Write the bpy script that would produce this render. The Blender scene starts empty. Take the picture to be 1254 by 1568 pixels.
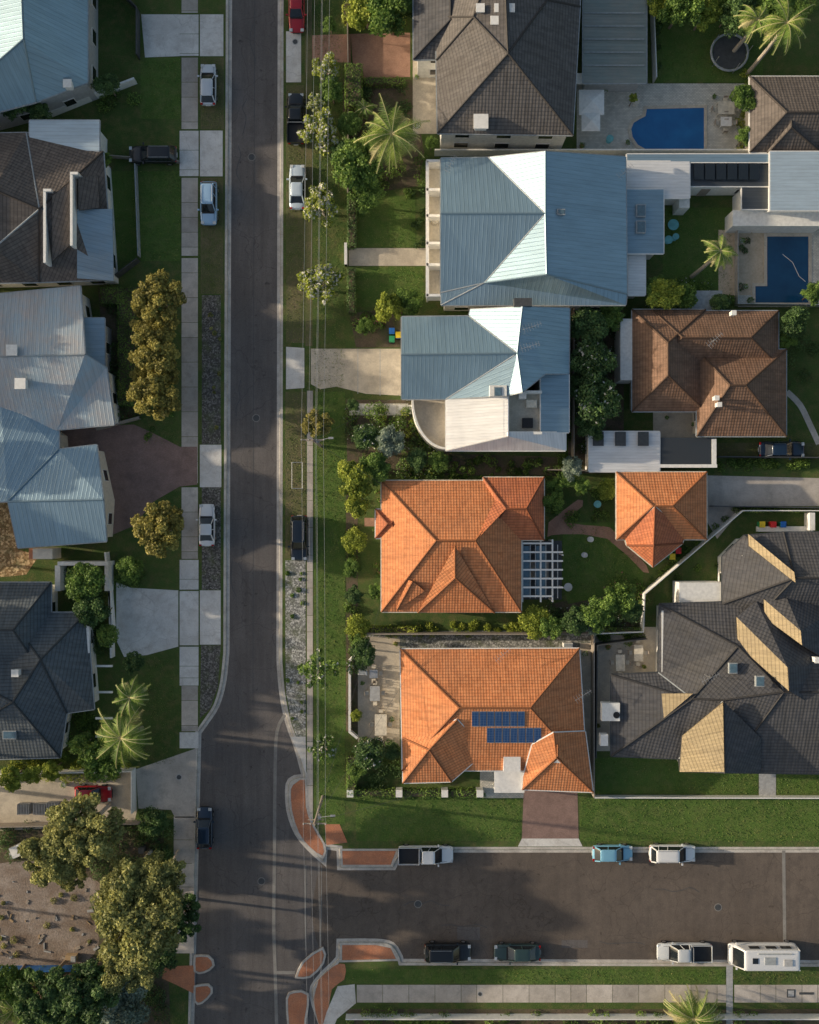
import bpy, bmesh, math, random
import numpy as np
from mathutils import Vector, Matrix
random.seed(7); rng=np.random.default_rng(7)
S=14.0; H=105.0; CX,CY=627.,784.
SUN_EL=14.5; SUN_DIR=(-0.992,0.125)
SUN_STR=5.0; SKY=0.15
BR=1.28; GG=1.9*BR; GR=1.2*BR; GL=2.35
scene=bpy.context.scene
COL=scene.collection
def P(px,py,h=0.):
    k=(H-h)/H/S
    return Vector(((px-CX)*k,(CY-py)*k,h))
# ------------------------------------------------ materials
MATS={}
class N:
    def __init__(s,name):
        s.m=bpy.data.materials.new(name); s.m.use_nodes=True
        s.nt=s.m.node_tree; s.b=s.nt.nodes['Principled BSDF']; s.out=s.nt.nodes['Material Output']
    def n(s,t,**k):
        x=s.nt.nodes.new(t)
        for a,b in k.items(): setattr(x,a,b)
        return x
    def l(s,a,b): s.nt.links.new(a,b)
    def pos(s): return s.n('ShaderNodeNewGeometry').outputs['Position']
    def uv(s): return s.n('ShaderNodeUVMap').outputs[0]
    def attr(s,a='tint'): return s.n('ShaderNodeAttribute',attribute_name=a).outputs['Fac']
    def scaled(s,v,k):
        x=s.n('ShaderNodeVectorMath',operation='MULTIPLY'); s.l(v,x.inputs[0]); x.inputs[1].default_value=k; return x.outputs[0]
    def noise(s,v,sc,det=4,rough=.6):
        x=s.n('ShaderNodeTexNoise'); x.inputs['Scale'].default_value=sc; x.inputs['Detail'].default_value=det; x.inputs['Roughness'].default_value=rough
        s.l(v,x.inputs['Vector']); return x.outputs['Fac']
    def vor(s,v,sc,feat='F1',out='Distance'):
        x=s.n('ShaderNodeTexVoronoi',feature=feat); x.inputs['Scale'].default_value=sc; s.l(v,x.inputs['Vector']); return x.outputs[out]
    def math(s,op,a,b=None,c=None):
        x=s.n('ShaderNodeMath',operation=op)
        for i,v in enumerate((a,b,c)):
            if v is None: continue
            if isinstance(v,(int,float)): x.inputs[i].default_value=v
            else: s.l(v,x.inputs[i])
        return x.outputs[0]
    def ramp(s,f,stops):
        x=s.n('ShaderNodeValToRGB'); cr=x.color_ramp
        while len(cr.elements)<len(stops): cr.elements.new(.5)
        for e,(p,c) in zip(cr.elements,stops):
            e.position=p; e.color=(*c,1) if not isinstance(c,(int,float)) else (c,c,c,1)
        s.l(f,x.inputs[0]); return x.outputs[0]
    def mix(s,f,a,b,mode='MIX'):
        x=s.n('ShaderNodeMix',data_type='RGBA',blend_type=mode)
        for i,v in ((0,f),(6,a),(7,b)):
            if isinstance(v,(int,float)): x.inputs[i].default_value=v
            elif isinstance(v,tuple): x.inputs[i].default_value=(*v,1)
            else: s.l(v,x.inputs[i])
        return x.outputs[2]
    def bump(s,h,st=.3,d=.05):
        x=s.n('ShaderNodeBump'); x.inputs['Strength'].default_value=st; x.inputs['Distance'].default_value=d
        s.l(h,x.inputs['Height']); s.l(x.outputs[0],s.b.inputs['Normal'])
    def col(s,c):
        if isinstance(c,tuple): s.b.inputs['Base Color'].default_value=(*c,1)
        else: s.l(c,s.b.inputs['Base Color'])
    def r(s,rough=.8,metal=0.,spec=.3):
        s.b.inputs['Roughness'].default_value=rough; s.b.inputs['Metallic'].default_value=metal; s.b.inputs['Specular IOR Level'].default_value=spec
def sc(c,k): return tuple(min(.86,x*k) for x in c)
def mat_plain(name,c,rough=.6,metal=0.,spec=.4,var=.25,nsc=3.):
    if name in MATS: return MATS[name]
    m=N(name); f=m.noise(m.pos(),nsc,5); m.col(m.ramp(f,[(.3,sc(c,1-var)),(.7,sc(c,1+var*.6))])); m.r(rough,metal,spec)
    MATS[name]=m.m; return m.m
def mat_ground(name,c1,c2,c3=None,big=.12,fine=6.,rough=.9,bs=.3,bd=.04,speck=.25,tint=False,crack=0.,g=None,stain=0.):
    g=g or GG; c1,c2=sc(c1,g),sc(c2,g); c3=sc(c3,g) if c3 else None
    m=N(name); p=m.pos()
    a=m.noise(p,big,6,.65); f=m.noise(p,fine,4,.7); f2=m.noise(p,.9,5,.7)
    col=m.ramp(a,[(.32,c1),(.66,c2)])
    if c3: col=m.mix(m.ramp(f2,[(.45,0.),(.70,.85)]),col,c3)
    col=m.mix(1.,col,m.ramp(f,[(.25,1-speck),(.75,1+0.0)]),'MULTIPLY')
    if stain>0:
        st=m.noise(m.scaled(p,(1.1,.10,1)),1.,5,.7); col=m.mix(1.,col,m.ramp(st,[(.3,1-stain),(.6,1.)]),'MULTIPLY')
        sp=m.noise(p,1.7,3,.5); col=m.mix(1.,col,m.ramp(sp,[(.24,.55),(.34,1.)]),'MULTIPLY')
    if crack>0:
        nd=m.n('ShaderNodeVectorMath',operation='ADD'); m.l(p,nd.inputs[0]); nn=m.n('ShaderNodeTexNoise'); nn.inputs['Scale'].default_value=.8; m.l(p,nn.inputs['Vector']); m.l(nn.outputs['Color'],nd.inputs[1])
        d=m.vor(nd.outputs[0],.22,'DISTANCE_TO_EDGE'); col=m.mix(m.math('MULTIPLY',m.ramp(d,[(0,1.),(.008,0.)]),crack),col,sc(c1,.5))
    if tint:
        col=m.mix(1.,col,m.ramp(m.attr(),[(0,.72),(1,1.)]),'MULTIPLY')
    m.col(col); m.r(rough,0,.25); m.bump(f,bs,bd); MATS[name]=m.m; return m.m
def mat_tile(name,c1,c2,dirt,row=.34,colw=.3,rough=.75,g=None):
    g=g or GR; c1,c2,dirt=sc(c1,g),sc(c2,g),sc(dirt,g)
    m=N(name); uv=m.uv(); s=m.n('ShaderNodeSeparateXYZ'); m.l(uv,s.inputs[0]); u,v=s.outputs[0],s.outputs[1]
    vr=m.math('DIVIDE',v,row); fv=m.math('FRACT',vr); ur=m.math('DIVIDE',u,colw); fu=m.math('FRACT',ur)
    cb=m.n('ShaderNodeCombineXYZ'); m.l(m.math('FLOOR',ur),cb.inputs[0]); m.l(m.math('FLOOR',vr),cb.inputs[1])
    wn=m.n('ShaderNodeTexWhiteNoise'); m.l(cb.outputs[0],wn.inputs[0])
    p=m.pos(); big=m.noise(p,.35,6,.7)
    col=m.mix(m.ramp(wn.outputs[0],[(0,.1),(1,.9)]),c1,c2)
    col=m.mix(m.ramp(big,[(.42,0.),(.75,.8)]),col,dirt)
    stk=m.noise(m.scaled(uv,(2.6,.30,1)),1.,5,.7); col=m.mix(1.,col,m.ramp(stk,[(.3,.68),(.58,1.)]),'MULTIPLY')
    lap=m.ramp(fv,[(0,.45),(.2,.85),(.34,1.),(1,1.)]); col=m.mix(1.,col,lap,'MULTIPLY')  # shadow gap and grime under each tile row darkened in the colour
    m.col(col); m.r(rough,0,.3)
    hh=m.math('ADD',m.math('MULTIPLY',m.math('SUBTRACT',1.,fv),.6),m.math('MULTIPLY',m.math('SINE',m.math('MULTIPLY',fu,6.283)),.2))
    m.bump(hh,.8,.045); MATS[name]=m.m; return m.m
def mat_metal(name,c,dirt,rib=.42,rough=.42,metal=.35,spec=.5,dm=.5,g=None):
    g=g or GR; c,dirt=sc(c,g),sc(dirt,g)
    m=N(name); uv=m.uv(); s=m.n('ShaderNodeSeparateXYZ'); m.l(uv,s.inputs[0]); u=s.outputs[0]
    fu=m.math('FRACT',m.math('DIVIDE',u,rib)); p=m.pos(); big=m.noise(p,.3,6,.7); st=m.noise(m.scaled(uv,(2.5,.3,1)),1.,5,.7)
    sheet=m.n('ShaderNodeTexWhiteNoise',noise_dimensions='1D'); m.l(m.math('FLOOR',m.math('DIVIDE',u,rib*2)),sheet.inputs['W'])
    col=m.mix(m.ramp(big,[(.4,0.),(.8,dm)]),c,dirt)
    col=m.mix(1.,col,m.ramp(st,[(.28,.8),(.62,1.)]),'MULTIPLY')
    col=m.mix(1.,col,m.ramp(sheet.outputs[0],[(0,.93),(1,1.)]),'MULTIPLY')
    col=m.mix(1.,col,m.ramp(fu,[(0,.75),(.1,1.),(.9,1.),(1,.85)]),'MULTIPLY')
    m.col(col); m.r(rough,metal,spec)
    m.bump(m.ramp(fu,[(0,1.),(.12,0.),(.88,0.),(1,1.)]),.45,.03); MATS[name]=m.m; return m.m
def mat_leaf(name,dark,mid,light,trans=.3,g=None):
    g=g or GL; dark,mid,light=sc(dark,g),sc(mid,g),sc(light,g)
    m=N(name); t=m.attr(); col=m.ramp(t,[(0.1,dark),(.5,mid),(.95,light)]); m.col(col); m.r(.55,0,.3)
    tr=m.n('ShaderNodeBsdfTranslucent'); m.l(m.mix(.35,col,sc(light,1.2)),tr.inputs[0]); mx=m.n('ShaderNodeMixShader'); mx.inputs[0].default_value=trans
    m.l(m.b.outputs[0],mx.inputs[1]); m.l(tr.outputs[0],mx.inputs[2]); m.l(mx.outputs[0],m.out.inputs[0]); MATS[name]=m.m; return m.m

mat_ground('asphalt',(.060,.055,.054),(.088,.081,.079),(.069,.063,.061),big=.09,fine=12,speck=.4,bs=.3,bd=.015,crack=.7,stain=.24)
mat_ground('asphalt_sunlit',(.085,.070,.060),(.118,.097,.082),(.078,.066,.058),big=.09,fine=12,speck=.4,bs=.3,bd=.015,crack=.7,g=1.7,stain=.15)  # warm tone of the low sun put into the asphalt colour
mat_ground('grass',(.030,.056,.014),(.055,.085,.022),(.088,.084,.034),big=.13,fine=9,speck=.6,bs=1.,bd=.12)
mat_ground('lawn_fresh',(.036,.070,.014),(.056,.095,.020),(.078,.096,.030),big=.2,fine=9,speck=.5,bs=1.,bd=.1)
mat_ground('grass_worn',(.058,.068,.028),(.10,.085,.048),(.05,.068,.02),big=.35,fine=9,speck=.5,bs=1.,bd=.1)
mat_ground('soil',(.044,.036,.026),(.084,.064,.045),(.038,.050,.017),big=.4,fine=6,speck=.5,bs=.8,bd=.08)
mat_ground('bare_earth',(.13,.095,.072),(.30,.26,.235),(.17,.125,.095),big=.24,fine=5,speck=.5,bs=.8,bd=.08,g=1.7)
mat_ground('concrete',(.26,.235,.210),(.36,.33,.30),(.22,.20,.18),big=.2,fine=7,speck=.22,bs=.15,bd=.01,tint=True,g=2.05)
mat_ground('concrete_pale',(.42,.41,.395),(.55,.54,.52),(.36,.34,.32),big=.25,fine=7,speck=.2,bs=.15,bd=.01,g=1.5,crack=.4)
mat_ground('concrete_warm',(.30,.265,.215),(.42,.375,.305),(.26,.23,.19),big=.3,fine=6,speck=.25,bs=.15,bd=.01,g=1.75)
mat_ground('kerb_concrete',(.30,.28,.255),(.42,.395,.36),(.22,.2,.185),big=.4,fine=8,speck=.3,bs=.15,bd=.01,g=1.75)
mat_ground('drain_concrete',(.10,.096,.09),(.135,.13,.122),(.09,.085,.08),big=.4,fine=8,speck=.25,bs=.15,bd=.01)
mat_ground('terracotta_paving',(.36,.14,.075),(.46,.20,.11),(.30,.15,.10),big=.5,fine=8,speck=.35,bs=.3,bd=.01,g=1.5)
mat_ground('timber_deck',(.30,.24,.17),(.42,.34,.25),None,big=.5,fine=4,speck=.2,bs=.2,bd=.01,g=1.6)
def mat_brickpave(name,c1,c2,mort,scale=4.,g=1.8):
    c1,c2,mort=sc(c1,g),sc(c2,g),sc(mort,g)
    m=N(name); b=m.n('ShaderNodeTexBrick'); m.l(m.pos(),b.inputs[0]); b.inputs['Color1'].default_value=(*c1,1); b.inputs['Color2'].default_value=(*c2,1); b.inputs['Mortar'].default_value=(*mort,1)
    b.inputs['Scale'].default_value=scale; b.inputs['Mortar Size'].default_value=.03
    f=m.noise(m.pos(),.7,5,.7); m.col(m.mix(1.,b.outputs[0],m.ramp(f,[(.3,.65),(.7,1.)]),'MULTIPLY')); m.r(.85,0,.2); m.bump(b.outputs['Fac'],-.3,.01); MATS[name]=m.m
mat_brickpave('brick_paving',(.16,.10,.085),(.21,.135,.115),(.14,.11,.1))
mat_brickpave('red_brick_paving',(.24,.13,.09),(.30,.17,.12),(.2,.14,.11))
mat_brickpave('stone_paving',(.36,.35,.31),(.46,.44,.39),(.25,.24,.21),1.6)
mat_brickpave('wall_brick',(.30,.17,.12),(.36,.22,.16),(.35,.33,.3))
def mat_gravel(name,a,b,scale=5.,weed=.7):
    a,b=sc(a,1.25),sc(b,1.25)
    m=N(name); p=m.pos(); v=m.n('ShaderNodeTexVoronoi'); v.inputs['Scale'].default_value=scale; m.l(p,v.inputs[0])
    s=m.n('ShaderNodeSeparateColor'); m.l(v.outputs['Color'],s.inputs[0])
    col=m.ramp(s.outputs[0],[(0,sc(a,.6)),(.5,a),(.8,b),(1,sc(b,1.4))]); col=m.mix(m.ramp(m.noise(p,.8,5),[(.48,0.),(.7,weed)]),col,(.10,.12,.055))
    m.col(col); m.r(.9,0,.2); m.bump(v.outputs['Distance'],-1.,.08); MATS[name]=m.m
mat_gravel('dark_gravel',(.085,.080,.074),(.15,.142,.132),7); mat_gravel('pale_gravel',(.19,.19,.18),(.35,.35,.33),7,.9)
mat_gravel('ochre_gravel',(.3,.2,.1),(.5,.38,.22))
# roofs
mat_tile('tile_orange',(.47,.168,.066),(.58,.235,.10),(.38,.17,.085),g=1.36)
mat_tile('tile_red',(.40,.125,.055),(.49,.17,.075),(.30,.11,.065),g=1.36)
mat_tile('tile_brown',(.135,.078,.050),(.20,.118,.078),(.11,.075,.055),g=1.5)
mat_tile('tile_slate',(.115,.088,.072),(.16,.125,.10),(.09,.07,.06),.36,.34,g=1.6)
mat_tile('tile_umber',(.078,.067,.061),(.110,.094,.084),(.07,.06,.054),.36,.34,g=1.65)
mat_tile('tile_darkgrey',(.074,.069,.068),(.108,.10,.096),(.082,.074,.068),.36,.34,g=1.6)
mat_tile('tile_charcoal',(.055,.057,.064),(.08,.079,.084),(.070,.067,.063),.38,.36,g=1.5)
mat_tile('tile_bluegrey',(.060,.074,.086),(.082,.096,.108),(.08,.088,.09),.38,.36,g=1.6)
mat_tile('tile_sunlit',(.27,.215,.13),(.32,.255,.155),(.25,.20,.13),.38,.36)  # charcoal tile in sun: warm light on west slopes put into the colour
mat_metal('metal_blue',(.215,.305,.365),(.20,.275,.32),dm=.5,metal=.6,rough=.47)
mat_metal('metal_grey',(.23,.31,.37),(.28,.29,.29),dm=.7,metal=.5,rough=.47)
mat_metal('metal_pale',(.38,.46,.51),(.33,.38,.41),rib=.38)
mat_metal('metal_white',(.56,.59,.60),(.46,.47,.47),rib=.3,metal=.1)
mat_metal('metal_pink_lit',(.28,.345,.385),(.38,.29,.24),rib=.4,dm=.9)  # second colour paints the pinkish light streaks into the blue-grey metal
mat_metal('metal_dark',(.05,.06,.07),(.07,.07,.07),rib=.4)
mat_metal('metal_green',(.17,.20,.185),(.24,.22,.19),rib=.35,dm=.9)
mat_plain('white_paint',(.80,.79,.76),.5,var=.12); mat_plain('cream_render',(.70,.64,.54),.8,var=.15); mat_plain('white_render',(.78,.77,.73),.8,var=.15)
mat_plain('grey_render',(.45,.45,.45),.8,var=.15); mat_plain('dark_trim',(.07,.075,.08),.5); mat_plain('grey_trim',(.34,.37,.39),.5)
mat_plain('glass_dark',(.015,.02,.025),.06,spec=.8,var=.1); mat_plain('skylight_glass',(.10,.17,.22),.08,spec=.9); mat_plain('pergola_glass',(.10,.18,.24),.10,spec=.8)
mat_plain('bark',(.24,.18,.13),.9,nsc=8); mat_plain('bark_pale',(.48,.42,.35),.9,nsc=5); mat_plain('palm_bark',(.40,.35,.28),.9,nsc=8)
mat_plain('timber_grey',(.33,.285,.24),.85,nsc=6); mat_plain('wire',(.10,.10,.10),.5); mat_plain('galvanised',(.5,.51,.52),.4,.6)
mat_plain('rubber',(.018,.018,.02),.8); mat_plain('alloy',(.5,.5,.52),.3,.8); mat_plain('red_lamp',(.4,.01,.01),.2); mat_plain('head_lamp',(.6,.63,.65),.1,spec=.9)
mat_plain('black_plastic',(.02,.02,.022),.5); mat_plain('tarp_blue',(.03,.14,.40),.5); mat_plain('bin_blue',(.02,.14,.5),.5); mat_plain('bin_green',(.03,.28,.12),.5); mat_plain('bin_yellow',(.75,.55,.03),.5); mat_plain('toy_red',(.65,.03,.03),.5)
mat_plain('teal_paint',(.16,.44,.46),.5); mat_plain('fabric_cream',(.68,.63,.53),.9); mat_plain('slab_grey',(.40,.41,.42),.8); mat_plain('debris_timber',(.42,.30,.18),.9); mat_plain('terracotta_pot',(.5,.22,.12),.8)
def mat_paint(c,key): 
    k='carpaint_'+key
    if k in MATS: return MATS[k]
    m=N(k); m.col(c); m.r(.32,.15,.5); m.b.inputs['Coat Weight'].default_value=.8; m.b.inputs['Coat Roughness'].default_value=.06; MATS[k]=m.m; return m.m
m=N('pool_water'); p=m.pos(); m.col(m.ramp(m.noise(p,.4,3),[(.3,(.015,.11,.30)),(.7,(.02,.16,.40))])); m.r(.05,0,.6); m.bump(m.noise(p,2.5,3),.15,.03); MATS['pool_water']=m.m
m=N('pool_water_deep'); p=m.pos(); m.col(m.ramp(m.noise(p,.4,3),[(.3,(.01,.055,.125)),(.7,(.014,.08,.175))])); m.r(.05,0,.6); m.bump(m.noise(p,2.5,3),.15,.03); MATS['pool_water_deep']=m.m
m=N('solar_cell'); uv=m.uv(); b=m.n('ShaderNodeTexBrick',offset=0.); m.l(uv,b.inputs[0]); b.inputs['Scale'].default_value=1.; b.inputs['Brick Width'].default_value=.32; b.inputs['Row Height'].default_value=.32; b.inputs['Mortar Size'].default_value=.012
b.inputs['Color1'].default_value=(.015,.055,.17,1); b.inputs['Color2'].default_value=(.02,.065,.19,1); b.inputs['Mortar'].default_value=(.14,.20,.30,1); m.col(b.outputs[0]); m.r(.12,0,.6); MATS['solar_cell']=m.m
mat_leaf('leaf_green',(.020,.040,.010),(.055,.095,.020),(.13,.19,.04))
mat_leaf('leaf_dark',(.015,.030,.012),(.038,.068,.022),(.080,.13,.040))
mat_leaf('leaf_yellow',(.045,.07,.010),(.12,.145,.022),(.26,.28,.05))
mat_leaf('leaf_autumn',(.058,.055,.016),(.13,.118,.032),(.24,.215,.06))
mat_leaf('leaf_gum',(.048,.054,.022),(.122,.13,.045),(.26,.25,.09))
mat_leaf('leaf_grey',(.05,.07,.055),(.10,.13,.10),(.20,.23,.18))
mat_leaf('leaf_palm',(.03,.06,.012),(.070,.115,.022),(.18,.215,.05))
mat_leaf('leaf_palm_dry',(.12,.11,.045),(.20,.18,.09),(.33,.30,.17))
mat_leaf('petal_white',(.45,.44,.38),(.65,.64,.58),(.8,.8,.74),.2,g=1.)
mat_leaf('petal_pink',(.4,.08,.12),(.5,.12,.2),(.7,.25,.35),.2,g=1.)
mat_leaf('grass_blade',(.034,.060,.014),(.062,.096,.022),(.15,.15,.05),.3,g=2.1)
# ------------------------------------------------ mesh helpers
def link(o,parent=None):
    COL.objects.link(o)
    if parent is not None: o.parent=parent
    return o
def empty(name,loc=(0,0,0),rot=0.):
    e=bpy.data.objects.new(name,None); e.location=loc; e.rotation_euler=(0,0,rot); e.empty_display_size=.5; return link(e)
def mk(name,V,F,mats,mi=None,parent=None,uv=False,tint=None,smooth=False):
    me=bpy.data.meshes.new(name); me.from_pydata([tuple(v) for v in V],[],[tuple(f) for f in F])
    for m in (mats if isinstance(mats,(list,tuple)) else [mats]): me.materials.append(MATS[m])
    if mi is not None: me.polygons.foreach_set('material_index',mi)
    if tint is not None:
        a=me.attributes.new('tint','FLOAT','FACE'); a.data.foreach_set('value',tint)
    if smooth: me.polygons.foreach_set('use_smooth',[True]*len(F))
    if uv:
        L=me.uv_layers.new(name='UVMap')
        for p in me.polygons:
            n=p.normal.copy()
            if n.z<0: n=-n
            d=Vector((0,0,1))-n*n.z
            d=d.normalized() if d.length>.03 else Vector((1,0,0))
            u=n.cross(d)
            for li in p.loop_indices:
                co=me.vertices[me.loops[li].vertex_index].co; L.data[li].uv=(co.dot(u),co.dot(d))
    me.update(); return link(bpy.data.objects.new(name,me),parent)
class B: # mesh accumulator
    def __init__(s): s.V=[];s.F=[];s.M=[];s.mats=[]
    def mi(s,m):
        if m not in s.mats: s.mats.append(m)
        return s.mats.index(m)
    def add(s,V,F,m):
        o=len(s.V); s.V+= [Vector(v) for v in V]; i=s.mi(m)
        for f in F: s.F.append([o+k for k in f]); s.M.append(i)
    def box(s,c,d,m,ang=0.,top=1.):
        cx,cy,cz=c; a,b,h=d[0]/2,d[1]/2,d[2]/2; ca,sa=math.cos(ang),math.sin(ang); V=[]
        for z,t in ((-h,1),(h,top)):
            for x,y in ((-a,-b),(a,-b),(a,b),(-a,b)):
                x*=t;y*=t; V.append((cx+x*ca-y*sa,cy+x*sa+y*ca,cz+z))
        s.add(V,[(3,2,1,0),(4,5,6,7),(0,1,5,4),(1,2,6,5),(2,3,7,6),(3,0,4,7)],m)
    def tube(s,a,b,r,m,r2=None,n=8,cap=True):
        a=Vector(a);b=Vector(b); d=(b-a); 
        if d.length<1e-5: return
        d.normalize(); x=d.orthogonal().normalized(); y=d.cross(x); r2=r if r2 is None else r2; V=[]
        for p,q in ((a,r),(b,r2)):
            for i in range(n):
                t=2*math.pi*i/n; V.append(p+x*math.cos(t)*q+y*math.sin(t)*q)
        F=[(i,(i+1)%n,n+(i+1)%n,n+i) for i in range(n)]
        if cap: F+=[tuple(range(n))[::-1],tuple(range(n,2*n))]
        s.add(V,F,m)
    def disc(s,c,r,h,m,n=20,r2=None):
        c=Vector(c); s.tube(c,c+Vector((0,0,h)),r,m,r2,n)
    def obj(s,name,parent=None,smooth=False,uv=False):
        return mk(name,s.V,s.F,s.mats,s.M,parent,uv=uv,smooth=smooth)
def poly(name,pts,mat,z=.004,h=0.):
    V=[P(x,y,0) for x,y in pts]; V=[(v.x,v.y,z) for v in V]
    a=sum(V[i][0]*V[(i+1)%len(V)][1]-V[(i+1)%len(V)][0]*V[i][1] for i in range(len(V)))
    if a<0: V.reverse()
    return mk(name,V,[tuple(range(len(V)))],mat,tint=[.6])
def rect(name,x0,y0,x1,y1,mat,z=.004): return poly(name,[(x0,y0),(x1,y0),(x1,y1),(x0,y1)],mat,z)
def offs(pts,d,closed):
    n=len(pts); out=[]
    for i in range(n):
        a=pts[i-1] if (i>0 or closed) else None; b=pts[i]; c=pts[(i+1)%n] if (i<n-1 or closed) else None
        d1=(b-a).normalized() if a is not None else None; d2=(c-b).normalized() if c is not None else None
        if d1 is None: d1=d2
        if d2 is None: d2=d1
        n1=Vector((-d1.y,d1.x)); n2=Vector((-d2.y,d2.x)); m=(n1+n2)
        if m.length<1e-4: m=n1
        m.normalize(); k=min(2.5,1/max(.35,m.dot(n1))); out.append(b+m*d*k)
    return out
def sweep(name,pts,prof,mat,closed=False,parent=None,z=0.,world=False):
    p=[Vector(q[:2]) if world else Vector(P(*q)[:2]) for q in pts]; n=len(p); rows=[offs(p,o,closed) for o,_ in prof]
    V=[];F=[];m=len(prof)
    for i in range(n):
        for j,(o,zz) in enumerate(prof): V.append((rows[j][i].x,rows[j][i].y,z+zz))
    for i in range(n if closed else n-1):
        k=(i+1)%n
        for j in range(m-1): F.append((i*m+j,i*m+j+1,k*m+j+1,k*m+j))
    return mk(name,V,F,mat,parent=parent,tint=[.7]*len(F))
def ribbon(name,pts,wpx,mat,z=.008): 
    w=wpx/S/2; return sweep(name,pts,[(w,z),(-w,z)],mat)
def slabs(name,x0,y0,x1,y1,step,axis,mat='concrete',z=.012):
    V=[];F=[];T=[];g=.3; t=(y0 if axis=='y' else x0); e=(y1 if axis=='y' else x1)
    while t<e-.1:
        u=min(e,t+step*random.choice((1,1,1,.6)))
        q=[(x0,t+g),(x1,t+g),(x1,u-g),(x0,u-g)] if axis=='y' else [(t+g,y0),(u-g,y0),(u-g,y1),(t+g,y1)]
        o=len(V); V+=[(P(x,y).x,P(x,y).y,z) for x,y in reversed(q)]; F.append((o,o+1,o+2,o+3)); T.append(random.random()); t=u
    return mk(name,V,F,mat,tint=T)
def smooth_line(pts,k=4):
    out=[]; n=len(pts)
    for i in range(n-1):
        p0=pts[max(0,i-1)];p1=pts[i];p2=pts[i+1];p3=pts[min(n-1,i+2)]
        for j in range(k):
            t=j/k; out.append(tuple(.5*((2*p1[a])+(-p0[a]+p2[a])*t+(2*p0[a]-5*p1[a]+4*p2[a]-p3[a])*t*t+(-p0[a]+3*p1[a]-3*p2[a]+p3[a])*t**3) for a in range(2)))
    out.append(tuple(pts[-1])); return out
# ------------------------------------------------ ground, road, blocks
ZR=-.12
mk('ground',[(-3000,-3000,ZR-.02),(3000,-3000,ZR-.02),(3000,3000,ZR-.02),(-3000,3000,ZR-.02)],[(0,1,2,3)],'grass')
poly('asphalt_road',[(250,-900),(560,-900),(560,1190),(2200,1200),(2200,1580),(600,1590),(600,2500),(250,2500)],'asphalt',ZR)
poly('sunlit_road',[(500,1292),(2200,1292),(2200,1485),(500,1485),(484,1440),(476,1400),(484,1350)],'asphalt_sunlit',ZR+.004)  # sunlit stretch of the same road, its warm light painted in
wk=[(352,-900),(350,0),(346,1000)]+smooth_line([(345,1010),(341,1045),(331,1080),(315,1105),(303,1122)],3)+[(300,1250),(292,1568),(290,2500)]
ne=[(430,-900),(430,0),(428,1000)]+smooth_line([(428,1010),(432,1060),(441,1105),(455,1145),(467,1190)],3)+smooth_line([(452,1192),(442,1202),(443,1240),(455,1275),(475,1300),(495,1318)],3)+[(497,1296),(520,1299),(521,1328),(602,1328),(614,1301),(1254,1301),(2200,1303)]
se=[(2200,1478),(1254,1476),(614,1474)]+smooth_line([(612,1466),(600,1448),(575,1443),(520,1443)],3)+[(519,1468)]+smooth_line([(510,1478),(490,1498),(478,1522),(492,1568)],3)+[(495,2500)]
def block(name,line,close,mat='grass'):
    poly(name,line+close,mat,0.)
block('verge_and_lots',wk,[(-1200,2500),(-1200,-900)])
block('verge_and_lots',ne,[(2200,-900)])
block('verge_and_lots',se,[(2200,2500)])
KP=[(.30,.006),(.03,.006),(-.03,-.04),(-.05,ZR+.012),(-.36,ZR+.008)]
def kerb(line,side): 
    sweep('kerb',line,[(o*side,z) for o,z in KP],'kerb_concrete')
kerb(wk,-1); kerb(ne,1); kerb(se,1)
def island(pts,k=2):
    pts=smooth_line(pts+[pts[0]],k)[:-1]
    e=poly('traffic_island',pts,'terracotta_paving',.02)
    a=sum(pts[i][0]*pts[(i+1)%len(pts)][1]-pts[(i+1)%len(pts)][0]*pts[i][1] for i in range(len(pts))); s=1 if a>0 else -1
    sweep('island_kerb',pts,[(.02*s,.024),(.24*s,.024),(.26*s,ZR+.006)],'kerb_concrete',closed=True,parent=e)
island([(452,1200),(466,1194),(468,1235),(478,1265),(494,1292),(494,1310),(474,1296),(458,1275),(447,1240),(446,1208)])
island([(524,1303),(606,1303),(598,1324),(525,1324)],1)
island([(524,1447),(575,1447),(598,1452),(606,1468),(524,1470)],1)
island([(456,1495),(466,1474),(493,1455),(493,1474),(474,1494)]); island([(443,1568),(441,1530),(450,1521),(470,1524),(466,1560),(462,1600),(445,1600)])
island([(300,1466),(318,1466),(325,1478),(312,1487),(300,1486)]); island([(300,1512),(318,1510),(322,1520),(308,1534),(300,1532)])
poly('pram_ramp',[(497,1262),(520,1262),(532,1290),(500,1294)],'terracotta_paving',.016)
poly('pram_ramp',smooth_line([(488,1500),(510,1480),(528,1476),(527,1500),(508,1515),(500,1560),(488,1568),(480,1530)],2),'terracotta_paving',.016)
poly('pram_ramp',[(250,1480),(298,1478),(298,1522),(270,1508),(248,1498)],'terracotta_paving',.016)
poly('footpath',[(517,1510),(543,1507),(545,1536),(516,1560),(500,1600),(486,1600),(500,1550)],'concrete_pale',.018)
ribbon('dish_drain',smooth_line([(436,1095),(424,1120),(421,1180),(420,1300),(419,1420),(421,1486),(424,1600)],3),5,'drain_concrete',ZR+.012)
ribbon('dish_drain',[(468,1325),(467,1400),(468,1455)],2,'drain_concrete',ZR+.012)
ribbon('dish_drain',[(492,1325),(492,1400),(490,1450)],1.2,'drain_concrete',ZR+.012)
ribbon('dish_drain',[(423,1490),(452,1490)],5,'drain_concrete',ZR+.016)
ribbon('road_joint',[(390,-100),(388,500),(387,1080)],.7,'dark_trim',ZR+.006)
poly('asphalt_patch',[(1198,1303),(1203,1303),(1205,1472),(1200,1472)],'drain_concrete',ZR+.012)
for q in ((700,1420,735,1440),(860,1440,900,1452),(360,700,378,760),(400,300,415,350),(330,1400,372,1420)): rect('asphalt_patch',*q,'asphalt',ZR+.010)
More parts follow.
